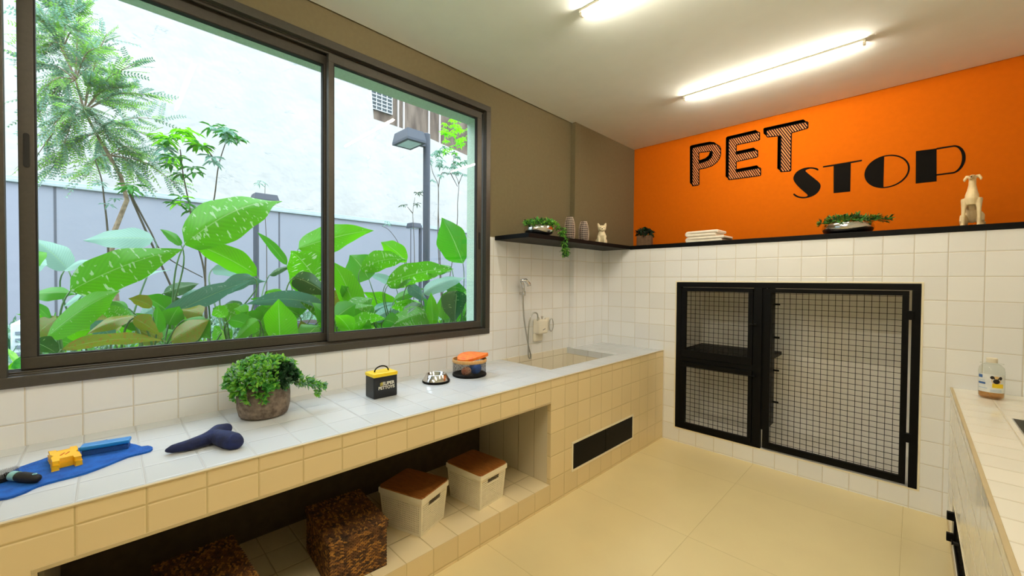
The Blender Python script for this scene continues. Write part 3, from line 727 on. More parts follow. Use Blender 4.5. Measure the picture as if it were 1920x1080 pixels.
# soft shapes by voxel remesh
def blob(mb, name, mats, parent=None, vox=.004, smooth=6, loc=None, world=False):
    o = mb.build(name, mats, parent, loc=loc, world=world)
    rm = o.modifiers.new('remesh', 'REMESH'); rm.mode = 'VOXEL'; rm.voxel_size = vox; rm.use_smooth_shade = True
    sm_ = o.modifiers.new('smooth', 'SMOOTH'); sm_.iterations = smooth; sm_.factor = .5
    return o
m_navy = mat('navy quilted cloth', '0A1C52', .8, col2='07123A', scale=25, bump=.002, bscale=60)
def cz(u, v, z): q = at(u, v, 'z', CH+z); return (q.x, q.y, CH+z)
mb = MB()
mb.tube([cz(308, 846, .014), cz(322, 842, .018), cz(352, 835, .021), cz(380, 826, .026), cz(398, 818, .030)], [.005, .016, .021, .025, .028], 14)
mb.tube([cz(395, 820, .03), cz(410, 809, .033), cz(427, 803, .030), cz(432, 801, .028)], [.028, .030, .022, .008], 14)
mb.tube([cz(405, 818, .03), cz(425, 824, .029), cz(440, 828, .027), cz(450, 830, .023), cz(455, 831, .021)], [.027, .034, .033, .022, .009], 14)
bt = blob(mb, 'bone_toy', m_navy, vox=.004, smooth=8, loc=(.45, .27, CH))
tag(bt, 'stuffed navy blue bone toy lying on the tiled bench', 'toy')

# ------------------------------------------------------------------ hand shower and tap box on the wall
hs = thing('hand_shower', 'chrome hand shower with a looping hose above the basin', 'shower', (0, 2.56, 1.4))
def wy(u, v, x=.05): q = at(u, v, 'x', x); return (x, q.y, q.z)
mb = MB(); p = wy(980, 550, .03); mb.tube([(0, p[1], p[2]), (.045, p[1], p[2])], .012, 14); mb.tube([(.045, p[1], p[2]-.02), (.045, p[1], p[2]+.02)], .016, 14)
mb.build('bracket', m_chrome, hs, smooth=True, auto=40, world=True)
mb = MB(); mb.tube([wy(981, 556, .05), wy(982, 545, .05), wy(981, 535, .055), wy(978, 528, .065)], [.009, .011, .012, .014], 14)
mb.build('handle', m_chrome, hs, smooth=True, world=True)
mb = MB(); q0 = Vector(wy(976, 526, .06)); mb.tube([q0, q0+Vector((.02, .045, .004)), q0+Vector((.035, .068, -.03)), q0+Vector((.036, .072, -.045))], [.013, .015, .017, .019], 14)
mb.build('spray_head', m_chrome, hs, smooth=True, world=True)
def bez(P, n=10):
    P = [Vector(p) for p in P]; o = []
    for i in range(len(P)-1):
        p0, p1, p2, p3 = P[max(i-1, 0)], P[i], P[i+1], P[min(i+2, len(P)-1)]
        for k in range(n):
            t = k/n; o.append(.5*((2*p1)+(p2-p0)*t+(2*p0-5*p1+4*p2-p3)*t*t+(3*p1-p0-3*p2+p3)*t**3))
    o.append(P[-1]); return o
hp = bez([wy(980.5, 552, .05), wy(981, 580, .055), wy(983, 603, .055), wy(987, 626, .055), wy(991, 650, .055), wy(995, 665, .055), wy(994.5, 672, .055), wy(991, 668, .052), wy(990.5, 650, .05), wy(991, 620, .05), wy(994, 597, .05), wy(1000, 587, .055), wy(1007, 588, .06), wy(1009, 599, .06)])
MB().tube(hp, .0065, 8).build('hose', m_steel, hs, smooth=True, world=True)
tp = thing('tap_box', 'white wall box with a tap and hanging ring above the basin', 'tap', (0, 2.83, 1.1))
mb = MB(); mb.box((0.0005, 2.735, 1.035), (.085, 2.862, 1.165)); o = mb.build('body', m_white, tp, world=True, bevel=.014)
mb = MB(); mb.box((.0005, 2.735, .96), (.03, 2.85, 1.04)); mb.build('lower_cover', m_white, tp, world=True, bevel=.01)
mb = MB(); p = wy(1009, 598, .06); mb.tube([(p[0], p[1], 1.155), (p[0], p[1], 1.185)], .012, 12);
MB().tube([(.05, p[1]+.065, 1.155), (.05, p[1]+.065, 1.178), (.05, p[1]+.065, 1.18), (.05, p[1]+.065, 1.192)], [.008, .008, .012, .012], 12).build('knob', m_chrome, tp, smooth=True, auto=40, world=True)
mb.build('valve', m_chrome, tp, smooth=True, auto=40, world=True)
mb = MB(); mb.box((.0005, 2.90, 1.05), (.02, 2.955, 1.17)); mb.build('side_plate', m_white, tp, world=True, bevel=.006)
rg = [(.035, 2.962+.03*math.cos(2*PI*i/20), 1.10+.06*math.sin(2*PI*i/20)) for i in range(20)]
MB().tube(rg, .004, 8, closed=True).build('ring', m_steel, tp, smooth=True, world=True)
MB().obox((.0855, 2.80, 1.075), ((1,0,0), (0, .95, .3), (0, -.3, .95)), (.0008, .018, .004)).build('logo_mark', mat('grey print', '8B8B88', .5), tp, world=True)

# ------------------------------------------------------------------ shelf things
def puff(mb, c, rad, n, L, wd, r, mis, zmin=-.1, k=7):
    for i in range(n):
        a = r.uniform(0, 2*PI); e_ = math.asin(r.uniform(zmin, 1)); q = r.uniform(.5, 1)
        d = Vector((math.cos(a)*math.cos(e_), math.sin(a)*math.cos(e_), math.sin(e_)))
        sprout(mb, Vector(c)+Vector((d.x*rad[0], d.y*rad[1], d.z*rad[2]))*q, d+Vector((0, 0, .3)), k, L, wd, r, mis)
r = random.Random(5)
b1 = thing('steel_planter', 'mirror steel bowl of trailing greenery on the side shelf', 'planter', (.255, 2.52, SZ1))
MB().lathe([(.0, .002), (.075, .002), (.112, .022), (.125, .048), (.118, .074), (.106, .086), (.10, .084), (.10, .06), (0, .055)], n=44, caps=False).build('bowl', m_chrome, b1, smooth=True)
mb = MB(); puff(mb, (0, 0, .085), (.125, .135, .055), 95, .028, .012, r, (0, 1, 1, 2))
puff(mb, (.04, .11, .085), (.05, .055, .05), 40, .028, .012, r, (0, 0, 1))
for i in range(105):
    t = r.uniform(0, 1); y = .17+.035*math.sin(t*2)+r.uniform(-.04, .04)*(1.15-t); z = .10-.25*t; x = .09+.03*t+r.uniform(-.03, .03)
    sprout(mb, (x, y, z), (.3, .1, -1), 6, .03, .009, r, (0, 1, 2))
mb.build('foliage', [g_bright, g_mid, g_dark], b1)
def vase(x, y, hgt, label):
    t = thing('patterned_vase', label, 'vase', (x, y, SZ1)); s = hgt/.2
    pr = [(.041, 0), (.047, .03), (.050, .075), (.048, .12), (.041, .16), (.031, .19), (.027, .2), (.022, .198)]
    pr = [(a*.98, b*s) for a, b in pr]
    MB().lathe(pr, n=36, caps=True).build('body', mat('dark glazed ceramic', '1E0F12', .5), t, smooth=True, auto=60)
    mb = MB()
    def rad(z):
        for (a, b), (c, d) in zip(pr, pr[1:]):
            if b <= z <= d: return a+(c-a)*(z-b)/(d-b)
        return pr[-1][0]
    zs = [hgt*k/11 for k in range(12)]
    for k in range(11):
        z = .004+hgt*.94*k/10; q = rad(z)+.0005
        mb.tube([(q*math.cos(2*PI*i/28), q*math.sin(2*PI*i/28), z) for i in range(28)], .0015, 5, closed=True)
    for j in range(18):
        a = 2*PI*j/18; mb.tube([((rad(z)+.0005)*math.cos(a), (rad(z)+.0005)*math.sin(a), z) for z in [hgt*.985*k/9 for k in range(10)]], .0014, 5)
    mb.build('grid_pattern', mat('cream relief', 'E9D5C4', .5), t, smooth=True)
vase(.20, 3.015, .225, 'taller dark vase with white grid pattern behind the trailing leaves')
vase(.215, 3.215, .205, 'shorter dark vase with white grid pattern beside the dog figurine')
m_cer = mat('cream ceramic', 'EFE3C2', .5, var=.03, scale=15)
def look(o, x, y, ox, oy): o.rotation_euler[2] = math.atan2(ox-x, -(oy-y))    # turn local -Y towards (ox, oy)
fg = thing('bulldog_figurine', 'small cream ceramic sitting bulldog on the side shelf', 'figurine', (.20, 3.55, SZ1)); look(fg, .2, 3.55, 2.2, 1.0)
mb = MB()
for s in (-1, 1):
    mb.tube([(s*.026, -.035, .0), (s*.027, -.035, .04), (s*.03, -.02, .095)], [.015, .012, .018], 12)      # front legs
    mb.ball((s*.026, -.046, .008), (.014, .018, .009))
    mb.ball((s*.038, .025, .035), (.022, .036, .036)); mb.ball((s*.045, -.005, .009), (.014, .026, .010))   # haunches, hind feet
    mb.tube([(s*.024, -.018, .175), (s*.034, -.02, .205), (s*.040, -.022, .222)], [.018, .013, .004], 10)  # ears
mb.tube([(0, .03, .04), (0, .01, .075), (0, -.012, .11), (0, -.014, .135)], [.046, .044, .040, .030], 16)
mb.ball((0, -.022, .165), (.041, .036, .034)); mb.ball((0, -.052, .153), (.026, .018, .018)); mb.tube([(0, .06, .02), (-.03, .075, .03), (-.05, .06, .05)], [.012, .01, .005], 10)
bd = blob(mb, 'body', m_cer, fg, vox=.0035, smooth=4)
m_gl = mat('brown glaze', '6A5232', .4)
for s in (-1, 1): MB().ball((s*.017, -.054, .172), .0045, 8, 6).build('eye', m_gl, fg, smooth=True)
MB().ball((0, -.071, .16), (.007, .004, .005), 8, 6).build('nose', m_gl, fg, smooth=True)
lp = thing('ledge_pot_plant', 'dark small plant in a square brown pot in the corner', 'plant', (.43, 4.02, SZ1), .3)
MB().box((-.072, -.072, 0), (.072, .072, .115)).build('pot', mat('brown stone', '6A5038', .9, scale=40, var=.15, bump=.003), lp, bevel=.004)
mb = MB(); puff(mb, (0, 0, .115), (.085, .085, .08), 75, .032, .012, r, (0, 1), zmin=0); mb.build('foliage', [g_dark, mat('blackish leaf', '10160C', .7)], lp)
def towel(z, dx, w_, dp, label):
    prof = []; n = 8; hh = .026; rr2 = hh/2
    t = MB()
    for k in (0, 1):
        zc = .014+k*.027
        t.box((-w_/2+.01, -dp/2, zc-.0128), (w_/2-(.012 if k else .03), dp/2, zc+.0128))
    t.tube([(-w_/2+.014, -dp/2+.002, .0275), (-w_/2+.014, dp/2-.002, .0275)], .0265, 16)
    o = t.build('folded_towel', mat('white towelling', 'F2EADC', .95, scale=30, var=.03, bump=.0012, bscale=260), smooth=False, loc=(0, 0, 0), bevel=.009)
    o.location = (1.085+dx, 3.99, z); o.rotation_euler = (0, 0, -.05)
    tag(o, label, 'towel', 'folded towels')
towel(SZ1, .01, .35, .22, 'folded white towel on the ledge, lower of two')
towel(SZ1+.056, -.02, .30, .21, 'folded white towel on the ledge, upper of two')
b2 = thing('steel_planter', 'mirror steel bowl of ferny greenery on the back ledge', 'planter', (2.09, 3.98, SZ1))
MB().lathe([(.0, .002), (.10, .002), (.145, .02), (.158, .045), (.150, .075), (.138, .088), (.13, .085), (.13, .06), (0, .055)], n=48, caps=False).build('bowl', m_chrome, b2, smooth=True)
mb = MB(); puff(mb, (0, 0, .085), (.175, .14, .055), 120, .035, .010, r, (0, 1, 2), zmin=.05)
for i in range(16): sprout(mb, (.19+r.uniform(-.04, .05), -.04+r.uniform(-.04, .04), .10+r.uniform(-.015, .015)), (1, -.3, .1), 6, .035, .01, r, (1, 2))
mb.build('foliage', [green('olive leaf', '5E7A24', '466018'), g_mid, g_dark], b2)
dg = thing('greyhound_statue', 'tall cream sitting greyhound statue at the right of the ledge', 'figurine', (2.735, 3.985, SZ1)); look(dg, 2.735, 3.985, 2.35, 1.0); dg.location.x = 2.715; dg.scale = (.70, .85, .95)
mb = MB()
for s in (-1, 1):
    mb.tube([(s*.050, -.055, .0), (s*.049, -.05, .07), (s*.047, -.045, .13), (s*.040, -.025, .19)], [.015, .0125, .0165, .03], 12)
    mb.ball((s*.050, -.066, .010), (.016, .024, .011))
    mb.ball((s*.050, .075, .062), (.026, .055, .055)); mb.ball((s*.062, .02, .012), (.016, .036, .013)); mb.tube([(s*.058, .04, .085), (s*.064, .01, .05), (s*.062, .05, .02)], [.022, .016, .014], 10)
    mb.tube([(s*.018, .0, .348), (s*.038, .008, .350), (s*.052, .004, .330), (s*.050, .0, .318)], [.010, .013, .011, .004], 10)
mb.tube([(0, -.03, .15), (0, -.028, .19), (0, -.02, .22), (0, -.012, .25), (0, -.01, .29), (0, -.005, .325)], [.036, .047, .044, .034, .025, .024], 16)
mb.tube([(0, -.02, .19), (0, .03, .15), (0, .07, .10), (0, .10, .06)], [.046, .046, .044, .04], 16)
mb.ball((0, -.012, .338), (.027, .034, .022)); mb.tube([(0, -.03, .338), (0, -.07, .335), (0, -.095, .331)], [.019, .014, .010], 12)
mb.tube([(0, .13, .02), (.04, .17, .016), (.07, .15, .02), (.075, .12, .045)], [.014, .011, .009, .006], 10)
blob(mb, 'body', mat('cream stone', 'F0DCB0', .6, col2='D9C296', scale=12, bump=.002, bscale=40), dg, vox=.004, smooth=4)
m_ds = mat('dark stone', '5E4A2A', .6)
for s in (-1, 1): MB().ball((s*.015, -.038, .346), .004, 8, 6).build('eye', m_ds, dg, smooth=True)
MB().ball((0, -.104, .333), .006, 8, 6).build('nose', m_ds, dg, smooth=True)

# ------------------------------------------------------------------ shampoo bottle
sb = thing('shampoo_bottle', 'clear pet shampoo bottle with a pug on the label', 'bottle', (2.785, 3.625, CH)); look(sb, 2.785, 3.625, 2.5, 0); sb.scale = (.95, .95, .96)
pl = pane_mat('clear plastic', (.93, .95, .93, 1)); lq = pane_mat('honey coloured liquid', (.80, .56, .32, 1))
MB().lathe([(.0, .0), (.042, .0), (.052, .006), (.054, .02), (.054, .165), (.050, .188), (.036, .205), (.022, .214), (.020, .226)], n=40, caps=False).build('bottle', pl, sb, smooth=True)
MB().lathe([(.0, .003), (.040, .003), (.050, .010), (.0515, .02), (.0515, .040), (0, .040)], n=40, caps=False).build('liquid', lq, sb, smooth=True)
MB().lathe([(.022, .216), (.024, .218), (.024, .240), (.021, .243), (0, .243)], n=28).build('cap', mat('cream cap', 'EFE6D0', .4), sb, smooth=True, auto=40)
MB().lathe([(.045, .2085), (.049, .210), (.049, .212), (.045, .2135)], c=(0, 0, 0), n=28, caps=False).build('collar', pl, sb, smooth=True)
def cyl_patch(mb, a0, a1, z0, z1, rad, mi=0, n=14):
    vs = []; fs = []
    for i in range(n+1):
        a = -PI/2+a0+(a1-a0)*i/n
        for z in (z0, z1):
            for q in (rad, rad+.0004): vs.append((q*math.cos(a), q*math.sin(a), z))
    for i in range(n):
        b = i*4; fs += [(b+1, b+5, b+7, b+3), (b, b+2, b+6, b+4), (b+2, b+3, b+7, b+6), (b, b+4, b+5, b+1)]
    mb.add(vs, fs, mi)
def cyl_oval(mb, ac, zc, ra, rz, rad, mi=0, n=18):
    vs = [(rad*math.cos(-PI/2+ac), rad*math.sin(-PI/2+ac), zc)]; 
    for i in range(n):
        q = 2*PI*i/n; a = -PI/2+ac+ra*math.cos(q); vs.append((rad*math.cos(a), rad*math.sin(a), zc+rz*math.sin(q)))
    mb.add(vs, [(0, 1+i, 1+(i+1) % n) for i in range(n)], mi)
mb = MB(); cyl_patch(mb, -1.25, 1.1, .042, .150, .0545); mb.build('label', mat('white label paper', 'E6EAEA', .6), sb)
mb = MB(); cyl_oval(mb, .35, .115, .36, .026, .0552, 0); cyl_patch(mb, .05, .95, .072, .096, .0551, 1); 
cyl_oval(mb, .05, .132, .16, .010, .0556, 2); cyl_oval(mb, .68, .130, .15, .010, .0556, 2); cyl_oval(mb, .36, .110, .26, .014, .0556, 2); cyl_oval(mb, .2, .126, .05, .004, .0558, 2); cyl_oval(mb, .5, .126, .05, .004, .0558, 2)
cyl_patch(mb, -1.15, -.70, .125, .143, .0551, 3); cyl_patch(mb, -1.15, -.45, .088, .100, .0551, 3); cyl_patch(mb, -1.1, -.5, .108, .111, .0551, 4); cyl_patch(mb, -1.1, -.3, .064, .067, .0551, 4); cyl_patch(mb, -.1, .8, .056, .059, .0551, 4); cyl_patch(mb, -.1, .8, .048, .051, .0551, 4)
mb.build('label_print', [mat('tan fur print', 'E9C78A', .6), mat('yellow print area', 'F2D21E', .6), mat('black fur print', '1A0E0A', .6), mat('blue print', '3E68A8', .6), mat('light blue print', 'A9C0DC', .6)], sb)

# ------------------------------------------------------------------ baskets in the niche
m_wick = mat('dark banana leaf weave', '6B4420', .7, col2='2A170A', scale=35); m_wick2 = mat('golden banana leaf weave', 'A8762E', .65, col2='6E4418', scale=40)
m_wbase = mat('basket core', '1E1008', .9)
def strand(mb, c, d, s, n, L, W, T, mi):
    c = Vector(c); d = Vector(d).normalized()*L/2; s = Vector(s).normalized()*W/2; n = Vector(n)*T
    mb.add([c-d, c+d, c+s, c-s, c+n, c-d*.5+s*.8+n*.5, c+d*.5+s*.8+n*.5, c+d*.5-s*.8+n*.5, c-d*.5-s*.8+n*.5],
           [(0,2,5),(5,2,4),(4,2,6),(6,2,1),(1,3,7),(7,3,4),(4,3,8),(8,3,0),(0,5,4),(0,4,8),(1,4,6),(1,7,4)], mi)
def wicker(hx, hy, hz, r):
    t = thing('wicker_basket', '', 'basket')
    core = MB().box((-hx+.004, -hy+.004, 0), (hx-.004, hy-.004, hz-.03)); 
    def face(mb, o, U, V, lu, lv, nrm):
        o = Vector(o); U = Vector(U); V = Vector(V); rows = max(2, int(lv/.0075)); cols = int(lu/.018)
        for j in range(rows+1):
            for i in range(cols+1):
                u = (i+(.5 if j % 2 else 0))*lu/cols; v = (j+.5)*lv/(rows+1)
                if u > lu: continue
                u = min(max(u, .012), lu-.012)
                sgn = .38 if j % 2 else -.38
                d = U+V*(sgn+r.uniform(-.05, .05)); sd_ = V-U*sgn
                strand(mb, o+U*u+V*(v+r.uniform(-.001, .001))+Vector(nrm)*.001, d, sd_, nrm, .025, .0088, .0024*r.uniform(.8, 1.2), r.choice((0, 0, 1)))
    b = MB(); z1 = hz-.032
    face(b, (hx-.004, -hy, .004), (0,1,0), (0,0,1), 2*hy, z1, (1,0,0)); face(b, (-hx, -hy+.004, .004), (1,0,0), (0,0,1), 2*hx, z1, (0,-1,0))
    face(b, (-hx, hy-.004, .004), (1,0,0), (0,0,1), 2*hx, z1, (0,1,0)); face(b, (-hx+.004, -hy, .004), (0,1,0), (0,0,1), 2*hy, z1, (-1,0,0))
    core.build('core', m_wbase, t); b.build('woven_body', [m_wick, m_wick2], t)
    l = MB(); hx2, hy2 = hx+.005, hy+.005
    l.box((-hx2+.004, -hy2+.004, hz-.03), (hx2-.004, hy2-.004, hz-.004), 2)
    face(l, (-hx2, -hy2, hz-.004), (1,0,0), (0,1,0), 2*hx2, 2*hy2, (0,0,1))
    face(l, (hx2-.004, -hy2, hz-.03), (0,1,0), (0,0,1), 2*hy2, .026, (1,0,0)); face(l, (-hx2, -hy2+.004, hz-.03), (1,0,0), (0,0,1), 2*hx2, .026, (0,-1,0)); face(l, (-hx2, hy2-.004, hz-.03), (1,0,0), (0,0,1), 2*hx2, .026, (0,1,0))
    l.build('lid', [m_wick, m_wick2, m_wbase], t)
    return t
wk = wicker(.188, .134, .222, random.Random(4))
wk['label'] = 'brown woven basket standing next to the white storage boxes'; wk['group'] = 'woven baskets in the niche'
wk.location = (.492, .824, NZ0); wk.rotation_euler[2] = -.075
w2 = copy_tree(wk); w2['label'] = 'brown woven basket cut by the bottom edge of the photo'
w2.location = (.500, .262, NZ0); w2.rotation_euler[2] = .04
m_crate = mat('cream plastic', 'F2EAD2', .45, var=.02)
m_wood = mat('brown bamboo lid', 'B07034', .45, col2='8A4E1E', scale=12, stretch=(2, 22, 2), detail=6)
def crate():
    t = thing('storage_box', '', 'box', group='white storage boxes with wooden lids')
    L, W, Hh = .148, .118, .215
    def corner(s1, s2, z):
        k = .88+.12*z/Hh; return Vector((s1*L*k, s2*W*k, z))
    mb = MB()
    def panel(a, b, slot):
        # perforated wall: grid of square cells with diamond holes
        A0, B0, A1, B1 = corner(*a, 0), corner(*b, 0), corner(*a, Hh-.03), corner(*b, Hh-.03)
        n = int((B1-A1).length/.0125); m = 15
        P = lambda u, v: (A0*(1-u)+B0*u)*(1-v)+(A1*(1-u)+B1*u)*v
        for j in range(m):
            for i in range(n):
                u0, u1, v0, v1 = i/n, (i+1)/n, j/m, (j+1)/m
                sol = i < 1 or i >= n-1 or j < 1 or j >= m-1
                if slot and .30 < (u0+u1)/2 < .70 and m-4 <= j <= m-2:
                    if j == m-3 or j == m-2: continue
                    sol = True
                if sol: mb.add([P(u0,v0), P(u1,v0), P(u1,v1), P(u0,v1)], [(0,1,2,3)]); continue
                uc, vc, hu, hv = (u0+u1)/2, (v0+v1)/2, (u1-u0)*.36, (v1-v0)*.30
                q = [P(u0,v0), P(u1,v0), P(u1,v1), P(u0,v1), P(uc,vc-hv), P(uc+hu,vc), P(uc,vc+hv), P(uc-hu,vc)]
                mb.add(q, [(0,1,4),(1,5,4),(1,2,5),(2,6,5),(2,3,6),(3,7,6),(3,0,7),(0,4,7)])
    panel((-1,-1), (1,-1), False); panel((1,-1), (1,1), True); panel((1,1), (-1,1), False); panel((-1,1), (-1,-1), True)
    mb.add([corner(-1,-1,0), corner(1,-1,0), corner(1,1,0), corner(-1,1,0)], [(3,2,1,0)])
    o = mb.build('body', m_crate, t); sl = o.modifiers.new('thick', 'SOLIDIFY'); sl.thickness = .0022; sl.offset = -1
    mb = MB(); ring3 = []
    a, b_ = L+.004, W+.004
    mb.box((-a, -b_, Hh-.03), (a, -b_+.004, Hh)); mb.box((-a, b_-.004, Hh-.03), (a, b_, Hh)); mb.box((-a, -b_+.004, Hh-.03), (-a+.004, b_-.004, Hh)); mb.box((a-.004, -b_+.004, Hh-.03), (a, b_-.004, Hh))
    mb.build('rim', m_crate, t, bevel=.002)
    pts = []
    for sx, sy, q0 in ((1,1,0), (-1,1,1), (-1,-1,2), (1,-1,3)):
        for k in range(6): q = PI/2*(q0+k/5); pts.append((sx*(a-.022)+.022*math.cos(q), sy*(b_-.022)+.022*math.sin(q), Hh+.0005))
    MB().poly(pts, (0, 0, .007)).build('lid', m_wood, t, bevel=.002)
    return t
cA = crate(); cA['label'] = 'white perforated box with wooden lid nearest the woven baskets'; cA.location = (.462, 1.228, NZ0); cA.rotation_euler[2] = .33
cB = copy_tree(cA); cB['label'] = 'white perforated box with wooden lid nearest the niche end wall'; cB.location = (.508, 1.652, NZ0); cB.rotation_euler[2] = .10

# ================================================================== THE GARDEN OUTSIDE
GZ = .60
m_ground = mat('garden soil and fine gravel', '8E9488', .95, col2='5E6E58', scale=14, var=.2, bump=.02)
struct(MB().box((-16, -14, GZ-.3), (-.291, 22, GZ)).build('ground', m_ground), 'garden bed level with the window sill')
m_gwall = tile('smooth grey rendered panels', '868A94', '4C5058', (0, -.62, -.2), pitch=(9, 3.45, 20), gw=.02, rough=.8, bump=.006, var=.01, mottle=.3, mcol='7C808C', wob=.003)
gw = thing('garden_wall', 'grey rendered garden wall in large panels behind the plants', 'wall', (-8.1, 4, GZ))
MB().box((-8.25, -14, GZ), (-8.0, 20, 3.07)).build('panel', m_gwall, gw, world=True)
mb = MB(); mb.box((-8.3, -14, 3.07), (-7.95, 20, 3.13)); mb.box((-8.27, -14, 3.13), (-8.0, 20, 3.185)); mb.build('coping', mat('pale blue coping', '9AA6A8', .6, var=.04, scale=6), gw, world=True, bevel=.01)
m_ww = mat('weathered white painted wall', 'B2B1AC', .9, col2='A8A8A4', scale=.8, bump=.03, bscale=3, detail=8)
nt = m_ww.node_tree; b = nt.nodes['Principled BSDF']; src = b.inputs['Base Color'].links[0].from_socket
tc = N(nt, 'ShaderNodeTexCoord'); mp = N(nt, 'ShaderNodeMapping'); mp.inputs['Scale'].default_value = (.3, .35, 1.1); nt.links.new(tc.outputs['Object'], mp.inputs[0])
nz = N(nt, 'ShaderNodeTexNoise'); nz.inputs['Scale'].default_value = 1.6; nz.inputs['Detail'].default_value = 10; nz.inputs['Distortion'].default_value = .8; nt.links.new(mp.outputs[0], nz.inputs[0])
f1 = N(nt, 'ShaderNodeMapRange'); f1.inputs[1].default_value = .0; f1.inputs[2].default_value = .006; f1.inputs[3].default_value = 1; f1.inputs[4].default_value = 0
nt.links.new(math_(nt, 'ABSOLUTE', math_(nt, 'SUBTRACT', nz.outputs[0], .56)), f1.inputs[0])
nz2 = N(nt, 'ShaderNodeTexNoise'); nz2.inputs['Scale'].default_value = 1.1; nt.links.new(tc.outputs['Object'], nz2.inputs[0])
fm = math_(nt, 'MULTIPLY', f1.outputs[0], math_(nt, 'GREATER_THAN', nz2.outputs[0], .56))
nt.links.new(mix_(nt, math_(nt, 'MULTIPLY', fm, .6), src, lin('6E7C7C')), b.inputs['Base Color'])
ww = thing('neighbouring_wall', 'tall white weathered wall of the neighbouring plot with stepped top', 'wall', (-12, 4, GZ))
Lp = [(-30, GZ), (24, GZ), (24, 5.9), (11.6, 7.18), (9.2, 7.5), (7.1, 7.55), (7.02, 8.56), (-30, 8.64)]
MB().poly([(-12, y, z) for y, z in Lp], (-.25, 0, 0)).build('wall_panel', m_ww, ww, world=True)
m_conc = mat('stained concrete band', '7C8080', .95, col2='545656', scale=2.2, bump=.02, detail=10)
m_brown = mat('weathered brown render', '77695C', .95, col2='4A3E36', scale=1.2, bump=.03, detail=10, stretch=(1, 3, .6))
bl = thing('old_building', 'weathered brown building with a barred window above the white wall', 'building', (-13, 8, GZ))
MB().box((-14.5, -20, GZ), (-12.35, 7.05, 9.25)).build('concrete_band', m_conc, bl, world=True)
MB().box((-16, 7.06, GZ), (-12.35, 17, 14)).build('facade', m_brown, bl, world=True)
wn_ = MB().box((-12.36, 7.12, 8.05), (-12.30, 8.0, 9.6)).build('window', mat('dark barred opening', '5B6468', .6, scale=3), bl, world=True)
mb = MB()
for k in range(5): y = 7.12+k*.22; mb.box((-12.29, y-.015, 8.05), (-12.26, y+.015, 9.6))
for k in range(12): z = 8.05+k*.14; mb.box((-12.27, 7.12, z-.012), (-12.24, 8.0, z+.012))
mb.build('bars', mat('pale iron bars', 'C9CDCB', .6), wn_, world=True)
for y in (8.25, 8.5, 9.7, 10.25): MB().box((-12.34, y, 7.3), (-12.27, y+.05, 12)).build('downpipe', mat('pale pipe', 'C8C2BC', .6), bl, world=True)

# lamp posts
m_lamp = mat('blue grey painted steel', '323A46', .5, var=.04); m_diff = mat('frosted lamp glass', 'C8D8D6', .3)
def lamp_post(x, y, top, r_, label, hd):
    t = thing('lamp_post', label, 'lamp', (x, y, GZ))
    MB().lathe([(.12, 0), (.12, .012), (r_, .014), (r_, top-GZ), (r_*.6, top-GZ+.012), (0, top-GZ+.013)], n=20).build('pole', m_lamp, t, smooth=True, auto=40)
    x0, x1, y0, y1, z0, z1 = hd; cx, cy = (x0+x1)/2, (y0+y1)/2
    vs = []
    for z, k in ((z0, 1), (z0+.03, 1.0), (z1, .86)):
        for sx, sy in ((-1,-1),(1,-1),(1,1),(-1,1)): vs.append((cx+sx*(x1-x0)/2*k, cy+sy*(y1-y0)/2*k, z))
    fs = [(3,2,1,0), (8,9,10,11)]+[(a+j, (a+1) % 4+j, (a+1) % 4+j+4, a+j+4) for j in (0, 4) for a in range(4)]
    h_ = MB().add(vs, fs).build('lamp_head', m_lamp, t, world=True)
    MB().box((cx-(x1-x0)*.36, cy-(y1-y0)*.36, z0-.004), (cx+(x1-x0)*.36, cy+(y1-y0)*.36, z0-.001)).build('diffuser', m_diff, h_, world=True)
    ya, yb_ = (y1-.02, y) if y > cy else (y0+.02, y)
    MB().box((x-.03, min(ya, yb_), z0+.02), (x+.03, max(ya, yb_), z1-.01)).build('arm', m_lamp, t, world=True)
lamp_post(-2.28, 3.09, 3.50, .048, 'tall lamp post close outside the right window pane', (-2.48, -2.09, 2.685, 2.96, 3.30, 3.45))
lamp_post(-5.5, 1.80, 2.93, .042, 'lamp post standing far off behind the big green leaves', (-5.65, -5.35, 1.74, 2.12, 2.84, 2.965))
lamp_post(-7.2, 6.1, 3.02, .045, 'furthest lamp post half hidden behind the near lamp post', (-7.35, -7.05, 5.75, 6.05, 2.93, 3.06))

